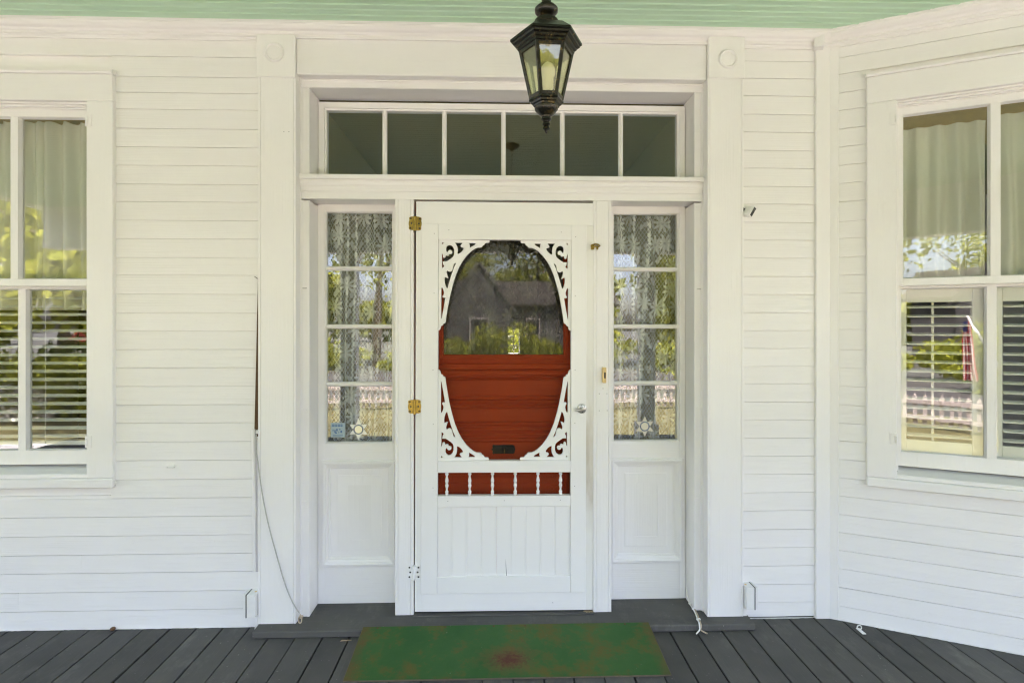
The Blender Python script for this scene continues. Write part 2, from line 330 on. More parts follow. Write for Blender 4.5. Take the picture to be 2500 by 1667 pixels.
# ------------------------------------------------------------------ mesh helpers
class MB:
    def __init__(s): s.v = []; s.f = []; s.uv = None
    def add(s, vs_, fs):
        o = len(s.v); s.v += [tuple(p) for p in vs_]; s.f += [tuple(i + o for i in f) for f in fs]; return s
    def box(s, x0, x1, y0, y1, z0, z1, b=0.0):
        b = min(b, (x1 - x0) * .45, (y1 - y0) * .45, (z1 - z0) * .45)
        if b <= 0:
            p = [(x, y, z) for x in (x0, x1) for y in (y0, y1) for z in (z0, z1)]
            return s.add(p, [(0, 1, 3, 2), (4, 6, 7, 5), (0, 4, 5, 1), (2, 3, 7, 6), (0, 2, 6, 4), (1, 5, 7, 3)])
        C = [(x0, x1), (y0, y1), (z0, z1)]; p = []; idx = {}
        for c in range(8):
            sg = (c & 1, c >> 1 & 1, c >> 2 & 1)
            for ax in range(3):
                q = []
                for k in range(3):
                    e = C[k][sg[k]]
                    if k != ax: e += b if sg[k] == 0 else -b
                    q.append(e)
                idx[c, ax] = len(p); p.append(tuple(q))
        fs = []
        for ax in range(3):
            o1, o2 = [k for k in range(3) if k != ax]
            for sd_ in (0, 1):
                cs = [sd_ << ax | a << o1 | b2 << o2 for a, b2 in ((0, 0), (1, 0), (1, 1), (0, 1))]
                fs.append([idx[c, ax] for c in cs])
            for a in (0, 1):
                for b2 in (0, 1):
                    c0 = a << o1 | b2 << o2; c1 = c0 | 1 << ax
                    fs.append([idx[c0, o1], idx[c1, o1], idx[c1, o2], idx[c0, o2]])
        for c in range(8): fs.append([idx[c, 0], idx[c, 1], idx[c, 2]])
        return s.add(p, fs)
    def prism_x(s, prof, x0, x1, dz=0.0, dz0=0.0):
        n = len(prof)
        vs_ = [(x0, y, z + dz0) for y, z in prof] + [(x1, y, z + dz) for y, z in prof]
        return s.add(vs_, [(i, (i + 1) % n, n + (i + 1) % n, n + i) for i in range(n)] + [tuple(range(n)), tuple(range(n, 2 * n))])
    def prism_z(s, prof, z0, z1):
        n = len(prof)
        vs_ = [(x, y, z0) for x, y in prof] + [(x, y, z1) for x, y in prof]
        return s.add(vs_, [(i, (i + 1) % n, n + (i + 1) % n, n + i) for i in range(n)] + [tuple(range(n)), tuple(range(n, 2 * n))])
    def frame(s, x0, x1, z0, z1, prof, sides='ltrb'):
        """mitred moulding round a rectangle; prof = [(outward distance, y)]"""
        vs_ = []; n = len(prof)
        for d, y in prof: vs_ += [(x0 - d, y, z0 - d), (x1 + d, y, z0 - d), (x1 + d, y, z1 + d), (x0 - d, y, z1 + d)]
        fs = []
        for i in range(n):
            j = (i + 1) % n
            for k in range(4): fs.append((i * 4 + k, i * 4 + (k + 1) % 4, j * 4 + (k + 1) % 4, j * 4 + k))
        return s.add(vs_, fs)
    def lathe(s, c, prof, n=16, axis='z', rot=0., cap=True):
        vs_ = []; m = len(prof)
        for r, h in prof:
            for k in range(n):
                a = rot + 2 * math.pi * k / n; p, q = r * math.cos(a), r * math.sin(a)
                d = {'z': (p, q, h), 'y': (p, h, q), 'x': (h, p, q)}[axis]
                vs_.append((c[0] + d[0], c[1] + d[1], c[2] + d[2]))
        fs = [(i * n + k, i * n + (k + 1) % n, (i + 1) * n + (k + 1) % n, (i + 1) * n + k) for i in range(m - 1) for k in range(n)]
        if cap: fs += [tuple(range(n)), tuple(range((m - 1) * n, m * n))]
        return s.add(vs_, fs)
    def tube(s, pts, r, n=8):
        pts = [Vector(p) for p in pts]; vs_ = []; rr = r if isinstance(r, (list, tuple)) else [r] * len(pts)
        for i, p in enumerate(pts):
            d = (pts[min(i + 1, len(pts) - 1)] - pts[max(i - 1, 0)]).normalized()
            u = d.orthogonal().normalized() if i == 0 else (u - d * u.dot(d)).normalized()
            w_ = d.cross(u)
            vs_ += [p + (u * math.cos(2 * math.pi * k / n) + w_ * math.sin(2 * math.pi * k / n)) * rr[i] for k in range(n)]
        m = len(pts)
        fs = [(i * n + k, i * n + (k + 1) % n, (i + 1) * n + (k + 1) % n, (i + 1) * n + k) for i in range(m - 1) for k in range(n)]
        return s.add(vs_, fs + [tuple(range(n)), tuple(range((m - 1) * n, m * n))])
    def poly_y(s, pts, y0, y1):
        """outline in x,z extruded in y"""
        n = len(pts)
        return s.add([(x, y0, z) for x, z in pts] + [(x, y1, z) for x, z in pts],
                     [(i, (i + 1) % n, n + (i + 1) % n, n + i) for i in range(n)] + [tuple(range(n)), tuple(range(n, 2 * n))])
    def xf(s, mat):
        s.v = [tuple(mat @ Vector(p)) for p in s.v]; return s
    def mesh(s, name, smooth=False, normals=True):
        me = bpy.data.meshes.new(name); me.from_pydata(s.v, [], s.f)
        if normals:
            bm = bmesh.new(); bm.from_mesh(me); bmesh.ops.recalc_face_normals(bm, faces=bm.faces); bm.to_mesh(me); bm.free()
        if smooth:
            for p in me.polygons: p.use_smooth = True
            try: me.set_sharp_from_angle(angle=R(40))
            except Exception: pass
        if s.uv:
            ul = me.uv_layers.new(name='UVMap')
            for lp in me.loops: ul.data[lp.index].uv = s.uv[lp.vertex_index]
        return me

def link(name, me, mat, parent=None):
    o = bpy.data.objects.new(name, me); COL.objects.link(o)
    if mat is not None and not me.materials: me.materials.append(M[mat])
    if parent is not None:
        o.parent = parent
        if parent.get('_world'): o.location = -Vector(parent['_off'])
    return o
def part(name, mb, mat, parent, smooth=False):
    o = link(name, mb.mesh(name, smooth), mat)
    o.parent = parent
    p = parent
    if p.parent is None and '_off' in p: o.location = -Vector(p['_off'])
    return o
def tag(o, label, cat, group=None, kind=None):
    o['label'] = label
    if cat: o['category'] = cat
    if group: o['group'] = group
    if kind: o['kind'] = kind
    return o
def thing(name, label, cat, base, group=None, kind=None):
    """Empty at the thing's base; its parts are modelled in world coordinates"""
    o = bpy.data.objects.new(name, None); COL.objects.link(o); o.empty_display_size = .05
    o.location = base; o['_off'] = tuple(base)
    return tag(o, label, cat, group, kind)
def local(name, label, cat, base, rot=0., group=None, kind=None):
    """Empty with its own frame; its parts are modelled in that frame"""
    o = bpy.data.objects.new(name, None); COL.objects.link(o); o.empty_display_size = .05
    o.location = base; o.rotation_euler = (0, 0, rot)
    return tag(o, label, cat, group, kind)
def single(name, mb, mat, label, cat, group=None, kind=None, smooth=False, base=None):
    if base is not None: mb.v = [(x - base[0], y - base[1], z - base[2]) for x, y, z in mb.v]
    o = link(name, mb.mesh(name, smooth), mat)
    if base is not None: o.location = base
    return tag(o, label, cat, group, kind)
def fbm(seed):
    rr = random.Random(seed); ks = [(rr.uniform(.6, 1.4) * f, rr.uniform(0, 6.3), 1 / f) for f in (1, 2.1, 3.7, 6.1)]
    return lambda x: sum(a * math.sin(k * x + p) for k, p, a in ks) / 2

CEIL = 2.93
# ------------------------------------------------------------------ ground, deck, ceiling, roof
single('ground', MB().add([(-150, -200, -.7), (150, -200, -.7), (150, 120, -.7), (-150, 120, -.7)], [(0, 1, 2, 3)]), 'verge',
              'dry open ground round the house', 'ground', kind='structure')
single('lawn', MB().add([(-30, -13.0, -.694), (30, -13.0, -.694), (30, -6.9, -.694), (-30, -6.9, -.694)], [(0, 1, 2, 3)]), 'grass',
       'sunlit yellow green lawn before the fence, mirrored in the window panes', 'lawn', kind='structure')
single('street', MB().add([(-120, -22, -.69), (120, -22, -.69), (120, -16, -.69), (-120, -16, -.69)], [(0, 1, 2, 3)]), 'asphalt',
       'grey asphalt street beyond the picket fence', 'street', kind='structure')
single('bounce_walk', MB().add([(-9, -7.2, -.692), (9, -7.2, -.692), (9, -4.4, -.692), (-9, -4.4, -.692)], [(0, 1, 2, 3)]), 'concrete',  # added strip: its sunlit face bounces neutral light up under the porch
       'added pale concrete walk bouncing light up into the porch', 'walk', kind='structure')
dk = thing('porch_deck', 'dark grey painted plank deck of the porch', 'deck', (0, 0, 0), kind='structure')
PITCH, G0 = .1272, .0325
k0, k1 = -44, 44
for k in range(k0, k1):
    x0 = G0 + k * PITCH; x1 = x0 + PITCH
    gl_, gr_ = random.uniform(.0014, .0050), random.uniform(.0014, .0050)
    d = random.uniform(-.0012, .0012)
    mb = MB().box(x0 + gl_, x1 - gr_, -4.2, .02, -.028 + d, d, .0022)
    part('plank', mb, 'deck', dk)
part('joist_skirt', MB().box(-5.6, 5.6, -4.17, -4.12, -.7, -.032), 'white_h', dk)

pc = thing('porch_ceiling', 'mint green beadboard ceiling above the door', 'ceiling', (0, 0, CEIL), kind='structure')
BW = .0838
for k in range(50):
    yb = -.0 - k * BW
    d = random.uniform(-.0008, .0008)
    prof = [(0, .006), (.0030, -.0025), (.0060, 0), (.0365, 0), (.0380, .006), (.0395, -.0025), (.0422, -.0048), (.0449, -.0025), (.0464, .006), (.0479, 0), (.0780, 0), (.0808, -.0025), (BW - .0002, .006), (BW - .0002, .016), (0, .016)]
    xs = random.uniform(-2, 2)
    prof = [(yb - y, CEIL + z + d) for y, z in prof]
    part('plank', MB().prism_x(prof, -5.6, 5.6), 'mint', pc)

rf = thing('house_roof', 'shingled roof of the house over the porch', 'roof', (0, 0, 3.0), kind='structure')
part('porch_soffit', MB().box(-5.9, 5.9, -4.35, .3, 2.955, 3.05), 'white_h', rf)
part('roof_slopes', MB().prism_x([(-4.5, 3.06), (-4.5, 3.14), (2, 5.6), (9.2, 3.2), (9.2, 3.06)], -6.1, 6.1), 'roof', rf)

# ------------------------------------------------------------------ house shell and rooms
sh = thing('house_shell', 'outer walls of the house behind the porch', 'wall', (0, 4, 0), kind='structure')
for nm, a in (('side_wall', (-5.5, -5.3, .16, 8.4, -.7, 3.05)), ('side_wall', (5.3, 5.5, -.55, 8.4, -.7, 3.05))):
    part(nm, MB().box(*a), 'white_h', sh)
HX0, HX1, HZ0, HZ1 = .20, .43, .90, 1.40
bw_ = MB()
bw_.box(-5.3, HX0, 8.2, 8.4, -.7, 3.05).box(HX1, 5.3, 8.2, 8.4, -.7, 3.05).box(HX0, HX1, 8.2, 8.4, -.7, HZ0).box(HX0, HX1, 8.2, 8.4, HZ1, 3.05)
part('back_wall', bw_, 'white_h', sh)
bars = MB().box((HX0 + HX1) / 2 - .008, (HX0 + HX1) / 2 + .008, 8.28, 8.31, HZ0, HZ1)
for q in (1, 2): bars.box(HX0, HX1, 8.275, 8.305, HZ0 + q * .167 - .008, HZ0 + q * .167 + .008)
part('back_window_bars', bars, 'white_v', sh)
rm = thing('interior_rooms', 'dim rooms and hall seen through the glass', 'room', (0, 4, 0), kind='structure')
part('room_floor', MB().box(-5.3, 5.3, .17, 8.2, -.02, .025), 'interior_floor', rm)
part('bay_floor', MB().box(1.75, 5.3, -.6, .168, -.06, -.035), 'interior_floor', rm)
part('room_ceiling', MB().box(-5.3, 5.3, .17, 8.2, 2.90, 2.954), 'plaster', rm)
for x in (-1.22, 1.22): part('hall_wall', MB().box(x - .05, x + .05, .17, 8.19, .026, 2.90), 'plaster', rm)
part('room_wall', MB().box(-5.29, -1.28, 4.2, 4.3, .026, 2.90), 'plaster', rm)
part('room_wall', MB().box(1.28, 5.29, 4.2, 4.3, .026, 2.90), 'plaster', rm)

# ------------------------------------------------------------------ front wall with clapboards
fw = thing('front_wall', 'white clapboard front wall of the house with moulded cornice', 'wall', (0, .05, 0))
WLc = -2.3915
sheath = MB()
for a in ((-5.5, WLc - .40, 0, 2.95), (WLc - .40, WLc + .40, 0, .74), (WLc - .40, WLc + .40, 2.56, 2.95), (WLc + .40, -1.0, 0, 2.95),
          (-1.0, 1.0, 2.69, 2.95), (1.0, 1.66, 0, 2.95)):
    sheath.box(a[0], a[1], .004, .16, a[2], a[3])
part('sheathing', sheath, 'white_h', fw)
LROWS = [-.001, .091, .181, .273, .361, .452, .544, .633, .724, .816, .907, .998, 1.086, 1.176, 1.266, 1.355, 1.444, 1.532, 1.623, 1.716, 1.800, 1.892, 1.982, 2.072, 2.158, 2.248, 2.338, 2.428, 2.521, 2.602, 2.680, 2.778, 2.873]
RROWS = [.011, .082, .172, .264, .356, .447, .542, .633, .725, .815, .906, .997, 1.087, 1.179, 1.266, 1.356, 1.446, 1.536, 1.627, 1.717, 1.809, 1.899, 1.989, 2.080, 2.169, 2.261, 2.350, 2.442, 2.531, 2.624, 2.712, 2.799, 2.891]
BROWS = [.003, .072, .166, .259, .350, .439, .530, .622, .712, .804, .896, .985, 1.076, 1.169, 1.261, 1.352, 1.451, 1.541, 1.631, 1.722, 1.812, 1.904, 1.990, 2.088, 2.180, 2.270, 2.362, 2.451, 2.544, 2.631, 2.724, 2.807, 2.895]
def clap(x0, x1, z0, z1, wav=.0006):
    a, b = random.uniform(-wav, wav), random.uniform(-wav, wav); t = random.uniform(-.0008, .0006)
    n = max(1, int((x1 - x0) / .35)); f = fbm(random.random())
    prof = [(-.0115 + t, z0), (-.0130 + t, z0 + .0010), (-.0130 + t, z0 + .003), (-.0106, z1 - .0024), (-.0056, z1 - .0021), (-.0056, z1 + .012), (.0035, z1 + .012), (.0035, z0)]
    mb = MB(); m = len(prof); vs_ = []
    for i in range(n + 1):
        x = x0 + (x1 - x0) * i / n; dz = a + (b - a) * i / n + .0004 * f(x * 2)
        vs_ += [(x, y, z + dz) for y, z in prof]
    fs = [(i * m + k, i * m + (k + 1) % m, (i + 1) * m + (k + 1) % m, (i + 1) * m + k) for i in range(n) for k in range(m)]
    return mb.add(vs_, fs + [tuple(range(m)), tuple(range(n * m, n * m + m))])
WIN_L, WIN_R = WLc - .5085 + .02, WLc + .5085 - .02        # boards run a little under the casing
joints = {1: [-2.342], 3: [-2.047], 7: [-1.875], 5: [-3.1], 31: [-2.6]}
for i in range(len(LROWS) - 1):
    z0, z1 = LROWS[i], LROWS[i + 1]
    if z1 <= .705 or z0 >= 2.70:
        xs = [-5.45] + joints.get(i, []) + [-1.180]
        for a, b in zip(xs, xs[1:]): part('clapboard', clap(a, b - .0006, z0, z1), 'white_h', fw)
    else:
        if z0 < .69: z0a = z0
        part('clapboard', clap(-5.45, WIN_L, z0, z1), 'white_h', fw)
        part('clapboard', clap(WIN_R, -1.180 if z0 > 1.68 else -1.1845 - .016 * min(1, max(0, (1.70 - z0) / .72)), z0, z1), 'white_h', fw)
for i in range(len(RROWS) - 1): part('clapboard', clap(1.180, 1.572, RROWS[i], RROWS[i + 1], .0005), 'white_h', fw)
part('corner_board', MB().box(1.565, 1.637, -.026, .02, .0, 2.875, .003), 'white_v', fw)
CROWN = [(-.078, CEIL + .01), (-.078, CEIL - .012), (-.073, CEIL - .014), (-.071, CEIL - .022), (-.060, CEIL - .032), (-.046, CEIL - .037), (-.040, CEIL - .045), (-.034, CEIL - .046), (-.034, CEIL - .058), (-.026, CEIL - .060), (-.020, CEIL - .066), (-.020, CEIL - .073), (.01, CEIL - .073), (.01, CEIL + .01)]
part('cornice', MB().prism_x(CROWN, -5.5, 1.64), 'white_h', fw)
def paint_edge(x0, x1, y0, seed):
    rr = random.Random(seed); n = int((x1 - x0) / .012); f_ = fbm(seed); vs_ = []
    for i in range(n + 1):
        x = x0 + (x1 - x0) * i / n; w_ = max(.0005, .0045 + .0035 * f_(x * 9) + rr.uniform(-.0015, .0022))
        vs_ += [(x, y0 + .004, .0032), (x, y0 - w_, .0030), (x, y0 - w_ * .8, .0013)]
    return MB().add(vs_, [q for i in range(n) for q in ((3 * i, 3 * i + 1, 3 * i + 4, 3 * i + 3), (3 * i + 1, 3 * i + 2, 3 * i + 5, 3 * i + 4))])
part('ragged_paint_edge', paint_edge(-5.45, -1.19, -.0125, 4), 'white_h', fw)
part('ragged_paint_edge', paint_edge(1.21, 1.60, -.0125, 6), 'white_h', fw)
part('gap_timber', MB().add([(-1.2175, -.0165, .93), (-1.186, -.0165, .93), (-1.186, -.0165, 1.70), (-1.2005, -.0165, 1.70), (-1.2175, -.0165, .955), (-1.2175, .0, .93), (-1.186, .0, .93), (-1.186, .0, 1.70), (-1.2005, .0, 1.70), (-1.2175, .0, .955)],
                            [(0, 1, 2, 3, 4), (5, 9, 8, 7, 6), (0, 5, 6, 1), (1, 6, 7, 2), (2, 7, 8, 3), (3, 8, 9, 4), (4, 9, 5, 0)]), 'rust', fw)

# ------------------------------------------------------------------ bay wall
BA = R(25.5); BC = (1.625, 0, 0); BL = 1.365
bwl = local('bay_wall', 'angled white clapboard wall of the bay right of the door', 'wall', BC, -BA)
WB = .6825
sheath = MB()
for a in ((.02, WB - .40, -.02, 2.95), (WB - .40, WB + .40, -.02, .74), (WB - .40, WB + .40, 2.56, 2.95), (WB + .40, BL, -.02, 2.95)):
    sheath.box(a[0], a[1], .005, .12, a[2], a[3])
part('sheathing', sheath, 'white_h', bwl)
for i in range(len(BROWS) - 1):
    z0, z1 = BROWS[i], BROWS[i + 1]
    if z1 <= .715 or z0 >= 2.715: part('clapboard', clap(.060, BL, z0, z1), 'white_h', bwl)
    else:
        part('clapboard', clap(.060, WB - .49, z0, z1, .0008), 'white_h', bwl)
        part('clapboard', clap(WB + .49, BL, z0, z1, .0008), 'white_h', bwl)
part('corner_board', MB().box(.0055, .0595, -.0165, .03, -.01, 2.874, .002), 'white_v', bwl)
part('cornice', MB().prism_x([(y, z + .0015) for y, z in CROWN], -.012, BL + .05), 'white_h', bwl)
part('ragged_paint_edge', paint_edge(.0, BL, -.0135, 8), 'white_h', bwl)
part('cornice_corner_block', MB().box(-.055, -.01, -.0845, .0, CEIL - .079, CEIL - .002, .004), 'white_v', bwl)
ex = BC[0] + BL * math.cos(BA); ey = -BL * math.sin(BA)
bf = thing('bay_front_wall', 'white bay wall facing the yard, out at the right', 'wall', (4, ey, 0), kind='structure')
part('sheathing', MB().box(ex - .02, 5.5, ey + .002, ey + .12, -.03, 2.95), 'white_h', bf)
for i in range(len(BROWS) - 1):
    mb = clap(ex - .005, 5.5, BROWS[i], BROWS[i + 1]); mb.v = [(x, y + ey, z) for x, y, z in mb.v]; part('clapboard', mb, 'white_h', bf)
part('cornice', MB().prism_x([(y + ey, z + .003) for y, z in CROWN], ex - .03, 5.6), 'white_h', bf)

# ------------------------------------------------------------------ door sill
sl = thing('door_sill', 'wide dark grey sill board under the door frame', 'sill', (0, -.05, 0))
f = fbm(3)
part('sill_board', MB().box(-1.185, 1.213, -.116, .165, .0006, .033, .004), 'sill', sl)
part('threshold', MB().box(-.448, .448, -.012, .064, .0335, .0375, .0015), 'threshold', sl)

rr = random.Random(12); pts = []
for k in range(22):
    a = 2 * math.pi * k / 22; r_ = rr.uniform(.55, 1.0)
    pts.append((.425 + .034 * r_ * math.cos(a), .012 + .015 * r_ * math.sin(a), .0378))
part('bare_patch', MB().add(pts, [tuple(range(22))]), 'raw_wood', sl)
# ------------------------------------------------------------------ door surround
ds = thing('door_surround', 'white pilastered door surround with bullseye corner blocks and stepped casing', 'door frame', (0, 0, .033))
def grooved(x0, x1, y0, y1, ins=.011, gw=.0022, gd=.003):
    return [(x0, y1), (x0, y0 + .002), (x0 + .002, y0), (x0 + ins, y0), (x0 + ins + gw / 2, y0 + gd), (x0 + ins + gw, y0),
            (x1 - ins - gw, y0), (x1 - ins - gw / 2, y0 + gd), (x1 - ins, y0), (x1 - .002, y0), (x1, y0 + .002), (x1, y1)]
for sgn in (-1, 1):
    a, b = sorted((sgn * 1.0045, sgn * 1.1855))
    pl = part('pilaster', MB().prism_z(grooved(a, b, -.05, .003), .034, 2.6655 if sgn < 0 else 2.6895), 'white_v', ds)
    a2, b2 = sorted((sgn * 1.0085, sgn * 1.1905)); z0 = 2.666 if sgn < 0 else 2.690
    cb = part('corner_block', MB().box(a2, b2, -.056, .003, z0, z0 + .204, .003), 'white_v', ds)
    cx_, cz_ = sgn * 1.104, 2.783
    ro = link('rosette', MB().lathe((cx_, -.056, cz_), [(.046, .0), (.0475, -.004), (.045, -.009), (.040, -.011), (.036, -.008), (.0335, -.004), (.027, -.0055), (.016, -.0085), (.006, -.0098)], 40, 'y').mesh('rosette', True), 'white_v')
    ro.parent = cb
    # stepped casing and deep jamb on this side
    a3, b3 = sorted((sgn * .961, sgn * 1.0040))
    part('casing', MB().prism_z([(a3, .16), (a3, .012), (a3 + .003, .009), (a3 + .010, .009), (a3 + .0112, .012), (b3 - .0112, .012), (b3 - .010, .009), (b3 - .003, .009), (b3, .012), (b3, .16)], .034, 2.088), 'white_v', ds)
    part('casing', MB().prism_z([(a3, .16), (a3, .012), (a3 + .003, .009), (a3 + .010, .009), (a3 + .0112, .012), (b3 - .0112, .012), (b3 - .010, .009), (b3 - .003, .009), (b3, .012), (b3, .16)], 2.214, 2.645), 'white_v', ds)
    a4, b4 = sorted((sgn * .4485, sgn * .5405))
    part('mullion_post', MB().prism_z(grooved(a4, b4, .010, .18, .014), .034, 2.0965), 'white_v', ds)
part('header_board', MB().box(-1.0075, 1.0075, -.032, .003, 2.690, 2.862, .002), 'white_h', ds)
part('header_cap', MB().prism_x([(-.032, 2.8625), (-.041, 2.8625), (-.043, 2.866), (-.041, 2.871), (.003, 2.871), (.003, 2.8625)], -1.0075, 1.0075), 'white_h', ds)
part('header_bead', MB().prism_x([(-.0325, 2.700), (-.036, 2.699), (-.0365, 2.695), (-.034, 2.6905), (-.0325, 2.6905)], -1.004, 1.004), 'white_h', ds)
part('head_casing', MB().prism_x([(.16, 2.646), (.012, 2.646), (.009, 2.649), (.009, 2.656), (.012, 2.657), (.012, 2.680), (.009, 2.681), (.009, 2.6885), (.16, 2.6885)], -1.004, 1.004), 'white_h', ds)
part('transom_bar', MB().prism_x([(.17, 2.213), (-.014, 2.213), (-.016, 2.210), (-.016, 2.194), (-.013, 2.191), (.000, 2.190), (-.003, 2.184), (-.005, 2.176), (-.002, 2.168), (.002, 2.163), (.001, 2.156), (.004, 2.150), (.004, 2.136), (.008, 2.1335), (.010, 2.131), (.010, 2.0975), (.17, 2.0975)], -1.003, 1.003), 'white_h', ds)

for x, z in ((-1.062, 2.405), (-1.038, 2.405)): part('nail_hole', MB().lathe((x, -.0499, z), [(.0020, 0), (.0016, -.0006)], 8, 'y'), 'black', ds)
for sgn in (-1, 1):
    for z in (1.655, 1.055, .600): part('storm_clip', MB().box(sgn * .984 - .010, sgn * .984 + .010, .005, .0118, z - .003, z + .003, .001), 'steel' if z > 1.5 else 'white_v', ds)

# ------------------------------------------------------------------ transom window
tw = thing('transom_window', 'six-pane transom window above the front door', 'window', (0, .15, 2.21))
part('frame', MB().frame(-.918, .918, 2.243, 2.587, [(0, .150), (.001, .141), (.008, .138), (.009, .130), (.0388, .130), (.0388, .175), (0, .175)]), 'white_h', tw)
PW = .286; GP = (1.836 - 6 * PW) / 5
for k in range(6):
    x0 = -.918 + k * (PW + GP)
    part('pane', MB().box(x0 - .002, x0 + PW + .002, .1525, .1555, 2.241, 2.589), 'glass', tw)
    if k < 5:
        c = x0 + PW + GP / 2
        part('muntin', MB().prism_z([(c - GP / 2, .160), (c - GP / 2, .148), (c - GP / 2 + .004, .142), (c - .004, .140), (c - .003, .136), (c + .003, .136), (c + .004, .140), (c + GP / 2 - .004, .142), (c + GP / 2, .148), (c + GP / 2, .160)], 2.2435, 2.5865), 'white_v', tw)

# ------------------------------------------------------------------ sidelights
def sidelight(sgn, label):
    t = thing('sidelight', label, 'window', (sgn * .75, .15, .033), 'sidelights flanking the door')
    a, b = sorted((sgn * .5415, sgn * .9595)); g0, g1 = sorted((sgn * .582, sgn * .919))
    part('stile', MB().box(a, g0 - .0095, .131, .175, .034, 2.0965, .001), 'white_v', t)
    part('stile', MB().box(g1 + .0095, b, .131, .175, .034, 2.0965, .001), 'white_v', t)
    part('rail', MB().box(g0 - .0092, g1 + .0092, .132, .174, 2.0655, 2.0965), 'white_h', t)
    part('rail', MB().box(g0 - .0092, g1 + .0092, .132, .174, .774, .8575), 'white_h', t)
    part('rail', MB().box(g0 - .0092, g1 + .0092, .132, .174, .034, .221), 'white_h', t)
    part('glazing_bead', MB().frame(g0, g1, .866, 2.057, [(0, .152), (.0005, .143), (.0045, .140), (.0055, .1345), (.0090, .1345), (.0090, .170), (0, .170)]), 'white_v', t)
    bz = [.866, 1.166, 1.466, 1.768, 2.057]
    for k in range(4):
        part('pane', MB().box(g0 - .002, g1 + .002, .1525, .1555, bz[k] + (.009 if k else -.002), bz[k + 1] - (.009 if k < 3 else -.002)), 'glass', t)
        if k:
            z = bz[k]
            part('muntin', MB().prism_x([(.160, z - .0115), (.148, z - .0115), (.143, z - .008), (.141, z - .004), (.137, z - .003), (.137, z + .003), (.141, z + .004), (.143, z + .008), (.148, z + .0115), (.160, z + .0115)], g0 + .0003, g1 - .0003), 'white_h', t)
    p0, p1 = g0 + .022, g1 - .018
    part('panel_moulding', MB().frame(p0, p1, .270, .730, [(0, .150), (.000, .140), (.004, .137), (.008, .137), (.010, .131), (.017, .128), (.021, .1265), (.023, .121), (.031, .118), (.036, .1195), (.0375, .124), (.043, .1235), (.0455, .126), (.0455, .150)]), 'white_v', t)
    pm = part('panel_field', MB().box(p0 - .001, p1 + .001, .143, .150, .269, .731), 'white_v', t)
    q = link('raised_centre', MB().frame(p0 + .038, p1 - .038, .308, .692, [(0, .1405), (.0012, .1418), (.003, .1424), (.003, .146), (-.05, .146), (-.05, .1405)]).mesh('raised_centre'), 'white_v'); q.parent = pm
    return t
sidelight(-1, 'left sidelight window of four panes over a white panel, notice and star stickers on it')
sidelight(1, 'right sidelight window of four panes over a white panel, beside the tan doorbell')

def drape(x0, x1, z0, z1, y, amp, waves, nx, seed, nz=10, taper=0., flat=False):
    f1, f2 = fbm(seed), fbm(seed + 9); mb = MB(); mb.uv = []; vs_ = []
    for j in range(nz + 1):
        v = j / nz; z = z0 + (z1 - z0) * v
        for i in range(nx + 1):
            u = i / nx; ph = waves * 2 * math.pi * u + .9 * f2(u * 6 + v * 1.8)
            am = amp * (1 - (.7 if flat else .45) * v) * (1 + .5 * f1(u * 7 + v))
            x = x0 + (x1 - x0) * u + .012 * f1(u * 6 + v * 2.2) * (1 - v) + taper * (1 - v) * (u - .5)
            vs_.append((x, y + am * math.sin(ph) + .004 * f2(v * 4 + u), z + (.004 * math.sin(ph * 1.3) if j == nz and not flat else 0)))
            if i == 0: acc = 0.
            else: acc += (Vector(vs_[-1]) - Vector(vs_[-2])).length
            mb.uv.append((acc + seed * .37, v * (z1 - z0)))
    return mb.add(vs_, [(j * (nx + 1) + i, j * (nx + 1) + i + 1, (j + 1) * (nx + 1) + i + 1, (j + 1) * (nx + 1) + i) for j in range(nz) for i in range(nx)])
def curtain(name, mb, mat, label, group, base):
    o = single(name, mb, mat, label, 'curtain', group, smooth=True, base=base)
    return o
curtain('lace_curtain', drape(-.955, -.545, .80, 2.075, .215, .019, 5.5, 130, 3), 'lace', 'white lace curtain gathered behind the left sidelight', 'lace curtains', (-.75, .205, .8))
curtain('lace_curtain', drape(.545, .955, .80, 2.065, .215, .024, 4.5, 130, 5), 'lace', 'white lace curtain gathered behind the right sidelight', 'lace curtains', (.75, .205, .8))
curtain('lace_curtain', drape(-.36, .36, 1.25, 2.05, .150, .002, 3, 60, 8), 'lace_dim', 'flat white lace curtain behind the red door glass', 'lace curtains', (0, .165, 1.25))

# stickers on the glass
def star(cx_, cz_, center, foil, label):
    t = thing('star_sticker', label, 'sticker', (cx_, .152, cz_ - .045), 'star badge stickers')
    pts = []
    for k in range(12):
        a = math.pi / 2 + k * math.pi / 6; r = .054 if k % 2 == 0 else .0275
        rr = r * (1.05 if k % 6 == 0 else 1)
        pts.append((cx_ + rr * math.cos(a), cz_ + rr * math.sin(a)))
    part('star', MB().poly_y(pts, .1511, .1523), foil, t)
    part('ring', MB().lathe((cx_, .1512, cz_), [(.0200, 0), (.0200, -.0007), (.0262, -.0007), (.0262, 0)], 36, 'y', cap=False), 'navy', t)
    part('centre', MB().lathe((cx_, .1512, cz_), [(.0198, 0), (.0198, -.0005)], 32, 'y'), center, t)
    for k in range(22):     # the ring's lettering is too small to read in the picture: fine pale ticks
        if k in (0, 11): continue
        a = 2 * math.pi * k / 22; c = (cx_ +   .0231 * math.cos(a), .1503, cz_ + .0231 * math.sin(a))
        mb = MB().box(-.0014, .0014, -.0003, .0002, -.0022, .0022).xf(Matrix.Translation(c) @ Matrix.Rotation(-a + math.pi / 2, 4, 'Y'))
        part('lettering', mb, 'sky_print', t)
star(-.757, .929, 'gold', 'bright_foil', 'silver six-pointed star sticker with pale gold centre, left sidelight')
star(.749, .937, 'silver', 'silver', 'silver six-pointed star sticker with blue ring, right sidelight')
t = thing('notice_sticker', 'small square pale blue notice sticker low in the left sidelight', 'sticker', (-.863, .152, .889))
